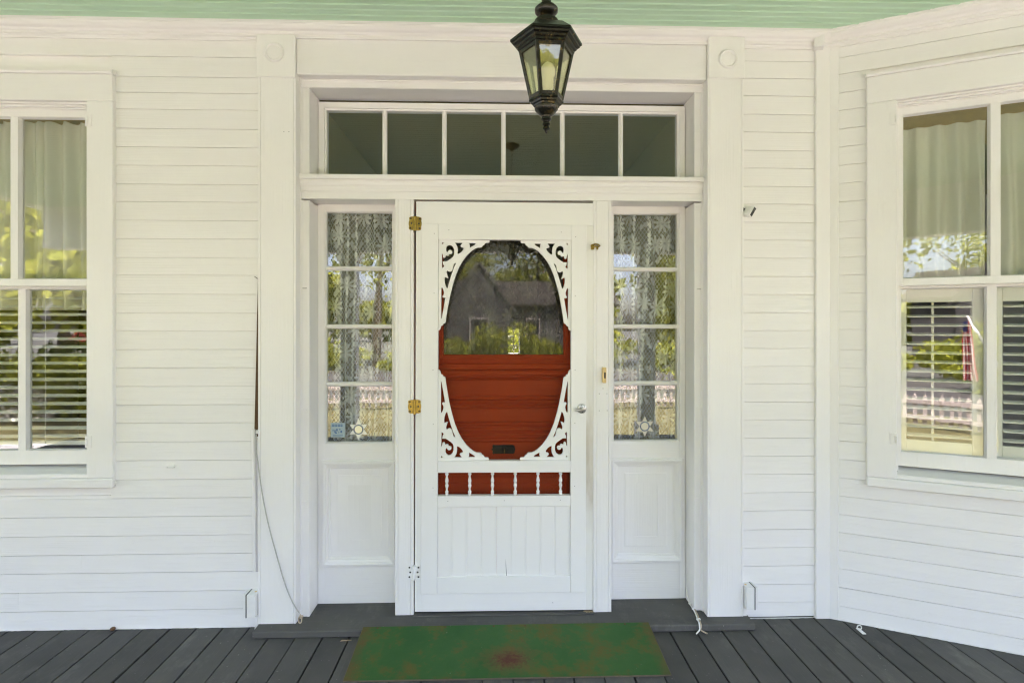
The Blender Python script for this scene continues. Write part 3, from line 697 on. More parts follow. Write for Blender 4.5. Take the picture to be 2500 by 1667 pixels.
part('sheet', MB().box(-.9005, -.8255, .1512, .1522, .889, .9645), 'sky_print', t)
for k, z in enumerate((.9545, .9470)):
    x = -.893
    for wd in (.013, .011, .014, .008): part('print_line', MB().box(x, x + wd, .1507, .1511, z - .0026, z + .0026), 'blue_print', t); x += wd + .0026
for (x, z, a, b) in ((-.888, .925, .004, .010), (-.878, .920, .006, .016), (-.868, .927, .007, .013), (-.872, .912, .009, .007), (-.853, .930, .006, .006), (-.846, .918, .008, .011), (-.858, .915, .003, .010)):
    part('print_figure', MB().lathe((x, .1511, z), [(1, 0), (1, -.0003)], 14, 'y').xf(Matrix.Translation((x, .1511, z)) @ Matrix.Diagonal((a * .6, 1, b * .6, 1)) @ Matrix.Translation((-x, -.1511, -z))), 'blue_print', t)
for z in (.902, .897): part('print_line', MB().box(-.889, -.838, .1507, .1511, z - .001, z + .001), 'blue_print', t)

# ------------------------------------------------------------------ red front door behind the screen
fd = thing('front_door', 'brick red panelled front door with half glass and mail slot', 'door', (0, .1, .034))
part('stile', MB().box(-.4465, -.3105, .085, .125, .0385, 2.092), 'red', fd)
part('stile', MB().box(.3105, .4465, .085, .125, .0385, 2.092), 'red', fd)
part('top_rail', MB().box(-.310, .310, .0855, .1245, 1.985, 2.092), 'red', fd)
part('core', MB().box(-.310, .310, .0955, .1245, .0385, 1.318), 'red', fd)
part('glass_moulding', MB().frame(-.309, .309, 1.321, 1.984, [(0, .105), (0, .092), (.004, .087), (.009, .086), (.010, .081), (.020, .079), (.024, .081), (.025, .0848), (.0252, .105)]), 'red', fd)
part('pane', MB().box(-.311, .311, .104, .107, 1.319, 1.986), 'glass', fd)
for z, h, y in ((1.262, .030, .074), (1.228, .028, .080), (1.199, .012, .083)):
    part('apron_moulding', MB().prism_x([(.096, z - h / 2), (y + .004, z - h / 2), (y, z - h / 2 + .004), (y + .003, z), (y, z + h / 2 - .004), (y + .005, z + h / 2), (.096, z + h / 2)], -.352, .352), 'red', fd)
for z in (1.099, 1.080, 1.056): part('panel_moulding', MB().prism_x([(.096, z - .009), (.086, z - .008), (.0815, z - .002), (.084, z + .004), (.0885, z + .008), (.096, z + .009)], -.318, .318), 'red', fd)
for z in (.966, .938, .912, .884): part('panel_moulding', MB().prism_x([(.096, z - .009), (.086, z - .008), (.0815, z - .002), (.084, z + .004), (.0885, z + .008), (.096, z + .009)], -.318, .318), 'red', fd)
for z0, z1 in ((1.112, 1.192), (.978, 1.044), (.70, .872), (.66, .69)): part('panel', MB().box(-.300, .300, .0905, .0958, z0, z1, .003), 'red', fd)
for x in (-.325, .325): part('panel_moulding', MB().prism_z([(x - .012, .0848), (x - .010, .080), (x - .002, .078), (x + .004, .0805), (x + .011, .0825), (x + .012, .0848)], .06, 1.19), 'red', fd)
ms = part('mail_slot', MB().poly_y([(-.066, .835), (-.0575, .8395), (-.0555, .845), (-.0585, .852), (-.0525, .8605), (-.049, .8575), (.050, .8575), (.0565, .852), (.0575, .842), (.062, .835), (.0575, .828), (.0565, .818), (.050, .8125), (-.049, .8125), (-.0525, .8095), (-.0585, .818), (-.0555, .825), (-.0575, .8305)], .0865, .0905), 'bronze', fd)
kn = link('knocker', MB().lathe((.004, .0865, .835), [(.0165, 0), (.0165, -.002), (.013, -.003), (.012, -.0015), (.002, -.0015)], 20, 'y').mesh('knocker', True), 'bronze'); kn.parent = ms
kn2 = link('flap_edge', MB().box(.0035, .005, .0815, .0865, .816, .840).mesh('flap_edge'), 'brass'); kn2.parent = ms

# ------------------------------------------------------------------ screen door
sdoor = local('screen_door', 'white wooden screen door with fretwork brackets and spindles', 'door', (0, 0, .045))
sdoor.rotation_euler = (0, .0035, 0)
Z = -.045
def sp(name, mb, mat, parent=None, smooth=False):
    mb.v = [(x, y, z + Z) for x, y, z in mb.v]; return part(name, mb, mat, parent or sdoor, smooth)
sp('stile', MB().box(-.4435, -.332, .0125, .037, .046, 1.9735, .0012), 'white_door')
sp('stile', MB().box(.332, .4465, .0125, .037, .046, 1.9735, .0012), 'white_grimy')
sp('top_rail', MB().box(-.4435, .4465, .012, .0375, 1.974, 2.087, .0015), 'white_door_h')
sp('bottom_rail', MB().box(-.412, .412, .0118, .0378, .046, .1365, .0015), 'white_door_h')
sp('face_stile', MB().box(-.4145, -.3325, .0045, .0122, .1372, 1.9745, .0012), 'white_door')
sp('face_stile', MB().box(.3325, .4090, .0045, .0122, .1372, 1.9745, .0012), 'white_door')
sp('face_rail', MB().box(-.3318, .3318, .0050, .036, 1.898, 1.9738, .0012), 'white_door_h')
sp('middle_rail', MB().box(-.3318, .3318, .0035, .036, .739, .797, .0012), 'white_door_h')
sp('lower_rail', MB().box(-.3318, .3318, .0035, .036, .569, .623, .0015), 'white_door_h')
sp('kick_rail', MB().box(-.3318, .3318, .0050, .036, .1375, .2205, .0012), 'white_door_h')
NB = 9; bwid = .6632 / NB
for k in range(NB):
    a = -.3316 + k * bwid; b = a + bwid
    sp('bead_board', MB().prism_z([(a, .028), (a, .0138), (a + .0012, .0125), (b - .0085, .0125), (b - .0074, .0138), (b - .0062, .0127), (b - .0038, .0122), (b - .0016, .0130), (b - .0003, .0142), (b - .0003, .028)], .221, .5685), 'white_door')
sp('crack', MB().add([(.008, .0122, .308), (.0105, .0122, .27), (.0142, .0122, .2215), (.0118, .0122, .2215), (.0088, .0122, .27)], [(0, 1, 4), (1, 2, 3, 4)]), 'black')
sp('insect_screen', MB().box(-.340, .340, .0330, .0336, .60, 1.90), 'screen')

# fretwork brackets: a filled outline with its pierced holes
BO = [(108, 93), (815, 97), (819, 110), (811, 124), (795, 131), (770, 131), (753, 136), (750, 152), (740, 163), (722, 168), (716, 185), (700, 196), (650, 198), (612, 214), (560, 250), (500, 310), (440, 390), (390, 480), (340, 600), (300, 740), (265, 880), (235, 1040), (212, 1180), (204, 1250), (195, 1264), (172, 1272), (168, 1290), (155, 1300), (140, 1303), (135, 1335), (125, 1355), (108, 1365)]
BH = [[(148, 130), (185, 130), (148, 166)],
      [(207, 215), (215, 185), (245, 165), (280, 168), (308, 190), (325, 235), (326, 290), (315, 325), (290, 350), (240, 385), (215, 400), (165, 401), (172, 440), (188, 468), (152, 496), (148, 283), (160, 290), (168, 315), (170, 338), (180, 346), (196, 340), (200, 328), (199, 315), (213, 310), (226, 318), (240, 318), (250, 306), (248, 290), (265, 291), (284, 288), (293, 270), (288, 250), (270, 238), (250, 240), (238, 255), (230, 271), (215, 262), (208, 242)],
      [(328, 132), (440, 132), (437, 148), (420, 162), (412, 180), (424, 194), (446, 197), (459, 212), (452, 232), (430, 262), (400, 285), (375, 293), (367, 285), (372, 240), (365, 190), (347, 155)],
      [(530, 135), (618, 135), (626, 150), (615, 162), (545, 204), (540, 190), (541, 160)],
      [(355, 415), (335, 418), (318, 435), (308, 470), (303, 505), (288, 532), (265, 542), (245, 535), (232, 520), (220, 530), (215, 552), (225, 590), (242, 631), (225, 629), (205, 618), (193, 612), (187, 650), (192, 700), (210, 755), (232, 780), (245, 730), (280, 610), (320, 490)],
      [(148, 757), (160, 765), (175, 800), (183, 835), (178, 865), (163, 888), (168, 903), (185, 906), (205, 900), (195, 960), (175, 1080), (152, 1200), (142, 1200), (142, 780)]]
def bracket_mesh():
    cu = bpy.data.curves.new('fretwork', 'CURVE'); cu.dimensions = '2D'; cu.fill_mode = 'BOTH'; cu.extrude = .0062; cu.bevel_depth = .0007; cu.bevel_resolution = 0
    for ring in [BO] + BH:
        s_ = cu.splines.new('POLY'); s_.points.add(len(ring) - 1); s_.use_cyclic_u = True
        for i, (x, y) in enumerate(ring): s_.points[i].co = ((x - 108) / 2816, -(y - 93) / 2816, 0, 1)
    o = bpy.data.objects.new('fretwork', cu); COL.objects.link(o)
    me = bpy.data.meshes.new_from_object(o); bpy.data.objects.remove(o); bpy.data.curves.remove(cu)
    return me
def placed(me, mat):
    m2 = me.copy(); m2.transform(mat)
    if mat.determinant() < 0: m2.flip_normals()
    return m2
bme = bracket_mesh()
RX = Matrix.Rotation(R(90), 4, 'X')
for sx_ in (1, -1):
    for sz_ in (1, -1):
        z = 1.8975 if sz_ > 0 else .7975
        mt = Matrix.Translation((-sx_ * .3305, .0215, z + Z)) @ Matrix.Diagonal((sx_, 1, sz_, 1)) @ RX
        m2 = placed(bme, mt); m2.materials.clear(); o = link('fretwork_bracket', m2, 'white_door', sdoor)
SPN = [(.0075, .624), (.0085, .628), (.0072, .633), (.0060, .634), (.0088, .637), (.0085, .642), (.0050, .648), (.0048, .655), (.0070, .664), (.0090, .670), (.0080, .676), (.0052, .679), (.0078, .681), (.0052, .684), (.0080, .688), (.0090, .695), (.0070, .706), (.0050, .714), (.0050, .720), (.0085, .726), (.0088, .730), (.0060, .7325), (.0085, .734), (.0085, .7395)]
sme = MB().lathe((0, .020, Z), SPN, 14).mesh('spindle', True)
for k in range(6):
    o = link('spindle', sme, 'white_door', sdoor); o.location = (-.287 + .114 * k, 0, 0)
nme = MB().lathe((0, 0, 0), [(.0017, 0), (.0017, -.0012)], 8, 'y').mesh('nail')
for x, z, y in ((-.352, 1.926, .0045), (-.352, 1.63, .0045), (-.356, 1.25, .0045), (-.354, .98, .0045), (-.354, .665, .0045), (.352, 1.915, .0045), (.352, 1.62, .0045), (.352, 1.25, .0045), (.352, .985, .0045), (.352, .67, .0045),
                (-.28, 1.945, .005), (.28, 1.938, .005), (-.28, .598, .0035), (0, .600, .0035), (.28, .601, .0035), (.245, .085, .0118)):
    o = link('nail', nme, 'black', sdoor); o.location = (x, y, z + Z)
# hinges
def hinge(z, mat, tilt=0.):
    pts = []
    for sg in (1,):
        pts = [(.003, .030), (.012, .0305), (.020, .029), (.0265, .026), (.0275, .020), (.0262, .014), (.0285, .004), (.0285, -.006), (.0262, -.014), (.0275, -.020), (.0260, -.027), (.018, -.030), (.003, -.030)]
    full = pts + [(-x, zz) for x, zz in reversed(pts)]
    M_ = Matrix.Translation((-.4475, 0, z + Z)) @ Matrix.Rotation(tilt, 4, 'Y') @ Matrix.Diagonal((1.12, 1, 1.12, 1))
    h = part('hinge', MB().poly_y(full, .0085, .0118).xf(M_), mat, sdoor)
    k = link('knuckle', MB().lathe((0, .006, 0), [(.0035, -.0345), (.0072, -.032), (.0072, .030), (.0035, .0325)], 14).xf(M_).mesh('knuckle', True), mat); k.parent = h
    for x, zz in ((.020, .021), (.0165, 0), (.020, -.021), (-.020, .021), (-.0165, 0), (-.020, -.021)):
        q = link('screw', MB().lathe((x, .0086, zz), [(.0042, 0), (.0036, -.0013), (.0010, -.0004)], 10, 'y').xf(M_).mesh('screw'), 'black'); q.parent = h
    return h
hinge(1.976, 'brass', .04); hinge(1.067, 'brass', -.02); hinge(.245, 'white_door')
# pull handle and turn latch
hd = part('handle', MB().lathe((.386, .0045, 1.057 + Z), [(.0235, 0), (.0235, -.002), (.020, -.0045), (.010, -.0055), (.008, -.022), (.003, -.024)], 28, 'y'), 'steel', sdoor, True)
lv = link('lever', MB().tube([(.389, -.016, 1.057 + Z), (.378, -.020, 1.055 + Z), (.358, -.021, 1.054 + Z), (.350, -.020, 1.054 + Z)], [.005, .0052, .0052, .0048], 10).mesh('lever', True), 'steel'); lv.parent = hd
for a in (40, 100, 200, 280):
    q = link('screw', MB().lathe((.386 + .0165 * math.cos(R(a)), .0005, 1.057 + Z + .0165 * math.sin(R(a))), [(.003, 0), (.0025, -.0015)], 8, 'y').mesh('screw'), 'black'); q.parent = hd
lt = part('latch', MB().tube([(.428, -.006, 1.868 + Z), (.436, -.010, 1.874 + Z), (.450, -.012, 1.877 + Z), (.464, -.011, 1.875 + Z), (.472, -.007, 1.869 + Z), (.466, -.006, 1.865 + Z), (.450, -.008, 1.866 + Z), (.436, -.007, 1.864 + Z), (.428, -.006, 1.868 + Z)], .0042, 8), 'brass', sdoor, True)
q = link('latch_plate', MB().box(.430, .446, .002, .0118, 1.852 + Z, 1.878 + Z, .002).mesh('latch_plate'), 'brass'); q.parent = lt
q = link('latch_plate', MB().box(.4575, .467, .001, .0092, 1.852 + Z, 1.872 + Z, .002).mesh('latch_plate'), 'brass'); q.parent = lt

# doorbell and old screw holes on the right mullion
db = thing('doorbell', 'tan plastic doorbell with black button on the right post', 'doorbell', (.5005, .01, 1.186))
part('case', MB().box(.4930, .5115, -.008, .0098, 1.184, 1.262, .002), 'tan', db)
part('button', MB().box(.5005, .5075, -.0095, -.0081, 1.208, 1.237), 'black', db)
for x, z in ((.498, 1.155), (.479, 1.129), (.518, 1.129), (.479, 1.044), (.519, 1.044)):
    part('old_screw_hole', MB().lathe((x, .0099, z), [(.0021, 0), (.0018, -.0008)], 8, 'y'), 'black', db)

# ------------------------------------------------------------------ sash windows
def frame2(x0, x1, z0, z1, w_, y0, y1): return None
def window(base, rot, label, side):
    t = local('sash_window', label, 'window', base, rot, 'sash windows on the porch')
    H = .5085
    for sg in (-1, 1):
        a, b = sorted((sg * .385, sg * H))
        part('casing', MB().box(a, b, -.034, .004, .736, 2.549, .003), 'white_v', t)
        a, b = sorted((sg * .3725, sg * .3848))
        part('jamb_stop', MB().box(a, b, .004, .13, .77, 2.549, .001), 'white_v', t)
    part('head_casing', MB().box(-H, H, -.0345, .004, 2.5495, 2.678, .003), 'white_h', t)
    part('drip_cap', MB().prism_x([(.004, 2.7015), (-.036, 2.698), (-.0455, 2.695), (-.0455, 2.686), (-.040, 2.6785), (.004, 2.6785)], -H - .004, H + .004), 'white_h', t)
    part('head_stop', MB().prism_x([(.13, 2.549), (-.014, 2.549), (-.014, 2.541), (.000, 2.5405), (.000, 2.532), (.014, 2.5315), (.014, 2.527), (.13, 2.527)], -.3845, .3845), 'white_h', t)
    part('sill', MB().prism_x([(.13, .775), (.02, .760), (-.020, .756), (-.024, .752), (-.024, .737), (-.018, .7355), (.13, .7355)], -.3842, .3842), 'white_h', t)
    part('apron', MB().box(-H, H, -.038, .004, .690, .7352, .004), 'white_h', t)
    part('inner_head_board', MB().box(-.372, .372, .215, .235, 2.36, 2.56, .002), 'tan_wood', t)
    mw = .0185
    # upper sash
    us = part('upper_sash', MB().box(-.372, -.3505, .020, .058, 1.664, 2.5268, .001).box(.3505, .372, .020, .058, 1.664, 2.5268, .001)
              .box(-.3503, .3503, .0205, .0575, 2.490, 2.5265).box(-.3503, .3503, .0205, .0575, 1.664, 1.698)
              .box(-mw, mw, .021, .057, 1.6982, 2.4898, .001), 'white_v', t)
    for a, b in ((-.3503, -mw), (mw, .3503)):
        q = link('putty', MB().frame(a + .0055, b - .0055, 1.7035, 2.4845, [(0, .0425), (0, .040), (.0053, .024), (.0054, .0425)]).mesh('putty'), 'white_v'); q.parent = us
        part('pane', MB().box(a + .003, b - .003, .0400, .0430, 1.700, 2.488), 'glass', t)
    ls = part('lower_sash', MB().box(-.372, -.3485, .0620, .100, .782, 1.690, .001).box(.3485, .372, .0620, .100, .782, 1.690, .001)
              .box(-.3483, .3483, .0625, .0995, .782, .852).box(-.3483, .3483, .0625, .0995, 1.652, 1.690)
              .box(-mw, mw, .063, .099, .8522, 1.6518, .001), 'white_v', t)
    for a, b in ((-.3483, -mw), (mw, .3483)):
        q = link('putty', MB().frame(a + .0045, b - .0045, .8565, 1.6475, [(0, .0845), (0, .082), (.0043, .066), (.0044, .0845)]).mesh('putty'), 'white_v'); q.parent = ls
        part('pane', MB().box(a + .003, b - .003, .0820, .0850, .854, 1.650), 'glass', t)
    for z in ((2.46, .93) if side else (2.455, .915)):
        sg = -1 if side else 1
        hgg = part('shutter_hinge', MB().box(sg * .398 - .017, sg * .398 + .013, -.038, -.0338, z - .030, z + .028, .0015), 'white_v', t)
        q = link('pin', MB().lathe((sg * .390, -.040, z), [(.004, -.020), (.005, -.018), (.005, .012), (.003, .014)], 8).mesh('pin', True), 'white_v'); q.parent = hgg
    return t
wl = window((WLc, 0, 0), 0, 'double-hung window on the flat wall left of the door, slatted blind inside', 0)
bp = Vector(BC) + Vector((math.cos(BA), -math.sin(BA), 0)) * WB
wb = window(tuple(bp), -BA, 'double-hung window in the angled bay wall, louvred shutters inside', 1)

def inside(base, rot, mb, name, mat, label, cat, group=None, smooth=True):
    o = link(name, mb.mesh(name, smooth), mat); o.location = base; o.rotation_euler = (0, 0, rot)
    return tag(o, label, cat, group)
inside((WLc, 0, 0), 0, drape(-.40, .03, 1.55, 2.515, .165, .024, 5, 140, 11, 16), 'sheer_curtain', 'sheer', 'sheer gathered curtain in the left window, far side', 'curtain', 'sheer curtains')
inside((WLc, 0, 0), 0, drape(-.02, .40, 1.55, 2.512, .160, .028, 4.5, 140, 17, 16), 'sheer_curtain', 'sheer', 'sheer gathered curtain in the left window, side nearest the door', 'curtain', 'sheer curtains')
inside(tuple(bp), -BA, drape(-.40, .012, 1.60, 2.462, .165, .034, 5.2, 150, 23, 16, flat=True), 'plain_curtain', 'sheer_thick', 'plain pale curtain in the bay window, pane nearest the corner', 'curtain', 'bay curtains')
inside(tuple(bp), -BA, drape(.03, .42, 1.60, 2.480, .170, .034, 4.8, 150, 29, 16, flat=True), 'plain_curtain', 'sheer_thick', 'plain pale curtain in the bay window, pane at the right edge', 'curtain', 'bay curtains')
# slatted blind in the left window
vb = local('window_blind', 'white slatted blind lowered behind the lower left window', 'blind', (WLc, 0, 0), 0)
sm = MB().box(-.362, .362, -.0125, .0125, -.0010, .0010).xf(Matrix.Rotation(R(30), 4, 'X')).mesh('slat')
for k in range(19):
    o = link('slat', sm, 'slat', vb); o.location = (0, .150, .905 + .0415 * k)
part('bottom_rail', MB().box(-.362, .362, .130, .170, .862, .884, .002), 'slat', vb)
for x in (-.29, -.04, .06, .29): part('cord', MB().tube([(x, .128, .87), (x, .128, 1.69)], .0011, 5), 'slat', vb)
part('pull_cord', MB().tube([(.325, .125, 1.66), (.326, .125, 1.2), (.324, .125, .88)], .0012, 5), 'slat', vb)
# louvred shutters in the bay window
lm = MB().box(-.128, .128, -.018, .018, -.0032, .0032, .0015).xf(Matrix.Rotation(R(14), 4, 'X')).mesh('louvre')
for sg in (-1, 1):
    ls = local('louvred_shutter', 'white louvred shutter inside the bay window, ' + ('left half nearest the corner' if sg < 0 else 'right half at the edge of the picture'), 'shutter', tuple(bp), -BA, 'bay shutters')
    c = sg * .186; a, b = c - .172, c + .172
    part('stile', MB().box(a, c - .1295, .112, .140, .84, 1.672, .002), 'shutter', ls)
    part('stile', MB().box(c + .1295, b, .112, .140, .84, 1.672, .002), 'shutter', ls)
    part('rail', MB().box(c - .1293, c + .1293, .1125, .1395, 1.585, 1.672, .001), 'shutter', ls)
    part('rail', MB().box(c - .1293, c + .1293, .1125, .1395, .84, .905, .001), 'shutter', ls)
    for k in range(15):
        o = link('louvre', lm, 'shutter', ls); o.location = (c, .126, .930 + .0452 * k)
    part('tilt_rod', MB().box(c - .022, c - .012, .140, .148, .90, 1.60), 'shutter', ls)

# ------------------------------------------------------------------ hanging lantern
LX, LY = .085, -1.35
ln = thing('hanging_lantern', 'black six-sided glass lantern hanging from the porch ceiling', 'lantern', (LX, LY, 1.945))
rot6 = R(4)
def hexr(prof, n=6): return MB().lathe((LX, LY, 0), prof, n, 'z', rot6)
part('roof', hexr([(.066, 2.137), (.0700, 2.139), (.0705, 2.144), (.0755, 2.146), (.0765, 2.151), (.0835, 2.153), (.0845, 2.157), (.0890, 2.159), (.0890, 2.164), (.060, 2.188), (.030, 2.204)]), 'lantern', ln)
part('roof_cap', MB().lathe((LX, LY, 0), [(.030, 2.200), (.032, 2.206), (.029, 2.214), (.020, 2.217), (.013, 2.222), (.013, 2.226), (.022, 2.229), (.028, 2.236), (.0285, 2.243), (.022, 2.250), (.0135, 2.254), (.0115, 2.262), (.012, 2.268), (.0175, 2.274), (.0185, 2.281), (.012, 2.288), (.006, 2.292), (.005, 2.300)], 24), 'lantern', ln, True)
# corner bars and panes of the tapering body
TOPR, BOTR, ZT, ZB = .0670, .0410, 2.138, 2.022
for k in range(6):
    a0, a1 = rot6 + k * math.pi / 3, rot6 + (k + 1) * math.pi / 3
    c = lambda r, a, z: Vector((LX + r * math.cos(a), LY + r * math.sin(a), z))
    e = MB(); dirr = Vector((math.cos(a0), math.sin(a0), 0)); tan_ = Vector((-math.sin(a0), math.cos(a0), 0))
    vs_ = []
    for r_, z in ((BOTR, ZB), (TOPR, ZT)):
        p = c(r_, a0, z); vs_ += [p + dirr * .0015, p - dirr * .0015 + tan_ * .0056 - dirr * .0022, p - dirr * .0075, p - dirr * .0015 - tan_ * .0056 - dirr * .0022]
    e.add(vs_, [(0, 1, 5, 4), (1, 2, 6, 5), (2, 3, 7, 6), (3, 0, 4, 7), (0, 3, 2, 1), (4, 5, 6, 7)])
    part('corner_bar', e, 'lantern', ln)
    g = MB(); nv = Vector((math.cos((a0 + a1) / 2), math.sin((a0 + a1) / 2), 0)) * .0035
    q = [c(BOTR, a0, ZB) - nv, c(BOTR, a1, ZB) - nv, c(TOPR, a1, ZT) - nv, c(TOPR, a0, ZT) - nv]
    nv2 = nv * .5
    g.add(q + [p - nv2 for p in q], [(0, 1, 2, 3), (7, 6, 5, 4), (0, 4, 5, 1), (1, 5, 6, 2), (2, 6, 7, 3), (3, 7, 4, 0)])
    part('pane', g, 'glass_lantern', ln)
    for (r0, z0, r1, z1) in ((BOTR, ZB, BOTR + .0014, ZB + .0075), (TOPR - .0016, ZT - .0075, TOPR, ZT)):
        q = [c(r0, a0, z0), c(r0, a1, z0), c(r1, a1, z1), c(r1, a0, z1)]
        top_ = MB().add(q + [p - nv for p in q], [(0, 1, 2, 3), (7, 6, 5, 4), (0, 4, 5, 1), (1, 5, 6, 2), (2, 6, 7, 3), (3, 7, 4, 0)])
        part('pane_rail', top_, 'lantern', ln)
part('base', hexr([(.0300, 2.021), (.0425, 2.021), (.0430, 2.016), (.0385, 2.014), (.0375, 2.010), (.0330, 2.008), (.0320, 2.004), (.0285, 2.002)]), 'lantern', ln)
part('finial', MB().lathe((LX, LY, 0), [(.029, 2.003), (.0285, 1.998), (.024, 1.992), (.0175, 1.985), (.0115, 1.982), (.0105, 1.979), (.0125, 1.976), (.0125, 1.973), (.0085, 1.970), (.0075, 1.967), (.0095, 1.964), (.0095, 1.961), (.0055, 1.958), (.0085, 1.954), (.0085, 1.951), (.0040, 1.947), (.0030, 1.943), (.0012, 1.940)], 20), 'lantern', ln, True)
part('bulb', MB().lathe((LX + .004, LY, 0), [(.010, 2.042), (.013, 2.050), (.0138, 2.066), (.0140, 2.076), (.0170, 2.082), (.0178, 2.090), (.0168, 2.099), (.013, 2.107), (.007, 2.112), (.001, 2.1135)], 20), 'bulb', ln, True)
part('socket', MB().lathe((LX + .004, LY, 0), [(.0125, 2.020), (.0125, 2.030), (.010, 2.034), (.010, 2.043)], 16), 'bronze', ln, True)
z = 2.298; k = 0
while z < CEIL - .05:
    rr, h = .0065, .012
    pts = [(rr * math.cos(a), 0, h * math.sin(a)) for a in [2 * math.pi * i / 10 for i in range(11)]]
    mb = MB().tube(pts, .0016, 5).xf(Matrix.Translation((LX, LY, z + h)) @ Matrix.Rotation((k % 2) * math.pi / 2, 4, 'Z'))
    part('chain_link', mb, 'bronze', ln, True); z += .0195; k += 1
part('canopy', MB().lathe((LX, LY, 0), [(.004, CEIL - .055), (.012, CEIL - .050), (.016, CEIL - .040), (.030, CEIL - .028), (.050, CEIL - .020), (.062, CEIL - .010), (.065, CEIL - .001)], 24), 'bronze', ln, True)

# ------------------------------------------------------------------ green mat board
mt_ = thing('door_mat', 'rust-stained green painted board lying as a mat before the door', 'mat', (0, -.26, 0))
A = Vector((0, -.098, .040)); B = Vector((0, -.436, .0065)); n_ = Vector((0, -(A.z - B.z), -(B.y - A.y))).normalized()
if n_.z < 0: n_ = -n_
def matq(x0, x1, s0, s1, o0, o1):
    vs_ = []
    for o in (o0, o1):
        for s_ in (s0, s1):
            for x in (x0, x1):
                p = A + (B - A) * s_ + n_ * o; vs_.append((x, p.y, p.z))
    return MB().add(vs_, [(0, 1, 3, 2), (4, 6, 7, 5), (0, 4, 5, 1), (1, 5, 7, 3), (3, 7, 6, 2), (2, 6, 4, 0)])
part('board', matq(-.671, .698, 0, 1, -.0055, -.0004), 'mat_edge', mt_)
part('painted_face', matq(-.669, .696, .006, .992, -.0004, .0006), 'mat', mt_)
for x in (-.60, -.28, .10, .28 + .3, -.05): 
    p = A + (B - A) * .035 + n_ * .0006
    part('nail_head', MB().lathe((x, p.y, p.z), [(.0055, 0), (.005, .0008)], 10), 'rust', mt_)

# ------------------------------------------------------------------ small things on and round the frame
t = thing('conduit_pipe', 'thin white painted pipe standing beside the left pilaster', 'pipe', (-1.214, -.02, .278))
part('pipe', MB().tube([(-1.212, -.024, .278), (-1.214, -.025, .62), (-1.2185, -.025, .966)], .0088, 12), 'white_v', t, True)
for z, (x, h) in ((.955, (-1.197, .018)), (.915, (-1.197, .014))): part('bracket', MB().box(x - .008, x + .008, -.034, -.012, z - h / 2, z + h / 2, .002), 'white_v', t)
t = thing('rope', 'thin grey rope drooping across the left pilaster to a knot at its foot', 'rope', (-1.0, -.06, .04))
cp = [(-1.200, -.036, .944), (-1.193, -.050, .87), (-1.184, -.056, .819), (-1.163, -.058, .673), (-1.135, -.058, .527), (-1.091, -.058, .359), (-1.050, -.060, .223), (-1.015, -.060, .139), (-.985, -.055, .085)]
def smooth_pts(pts, n=6):
    P = [Vector(p) for p in pts]; o = []
    for i in range(len(P) - 1):
        p0, p1, p2, p3 = P[max(i - 1, 0)], P[i], P[i + 1], P[min(i + 2, len(P) - 1)]
        for j in range(n):
            s_ = j / n; o.append(.5 * ((2 * p1) + (p2 - p0) * s_ + (2 * p0 - 5 * p1 + 4 * p2 - p3) * s_ ** 2 + (3 * p1 - p0 - 3 * p2 + p3) * s_ ** 3))
    return o + [P[-1]]
part('cord', MB().tube(smooth_pts(cp), .0030, 8), 'rope', t, True)
kp = [(-.983, -.058, .082), (-.972, -.064, .070), (-.974, -.066, .048), (-.984, -.064, .046), (-.987, -.062, .064), (-.978, -.060, .076), (-.968, -.060, .074), (-.980, -.066, .068)]
part('knot', MB().tube(smooth_pts(kp), .0036, 7), 'cable', t, True)
def wall_box(sgn, label):
    t = thing('junction_box', label, 'box', (sgn * 1.216, -.04, .078), 'white boxes beside the pilasters')
    a, b = sorted((sgn * 1.188, sgn * 1.229)); c, d = sorted((sgn * 1.2292, sgn * 1.2325)); e, f_ = sorted((sgn * 1.2327, sgn * 1.2455))
    part('body', MB().box(a, b, -.075, -.004, .078, .186, .0015), 'white_plastic', t)
    part('seam', MB().box(c, d, -.0758, -.004, .0775, .1865), 'black', t)
    part('cover', MB().box(e, f_, -.0725, -.004, .080, .185, .001), 'white_plastic', t)
    part('screw_cap', MB().lathe((sgn * 1.200, -.040, .1861), [(.006, 0), (.005, .001)], 12), 'tan', t)
    part('strip', MB().box(*sorted((sgn * 1.188, sgn * 1.2045)), -.045, -.004, .0005, .0775, .002), 'white_v', t)
wall_box(-1, 'small white box with dark seam at the foot of the left pilaster')
wall_box(1, 'small white box with dark seam at the foot of the right pilaster')

sc_ = local('security_camera', 'small white security camera tilted on the wall by the right pilaster', 'camera', (1.212, -.045, 2.035))
sc_.rotation_euler = (R(14), R(28), R(34))
part('body', MB().box(-.013, .013, -.022, .022, -.028, .028, .006), 'white_plastic', sc_, True)
part('face_rim', MB().box(-.0135, .0135, -.0265, -.0222, -.0285, .0285, .002), 'white_plastic', sc_)
part('lens_panel', MB().box(-.0085, .0085, -.0275, -.0266, -.0235, .0235, .0004), 'black', sc_)
part('lens', MB().lathe((0, -.0276, .012), [(.0045, 0), (.004, -.0006), (.001, -.0002)], 14, 'y'), 'glass_lantern', sc_)
part('mount', MB().tube([(0, .02, .004), (-.010, .034, .010), (-.014, .045, .012)], [.007, .006, .009], 10), 'black', sc_, True)

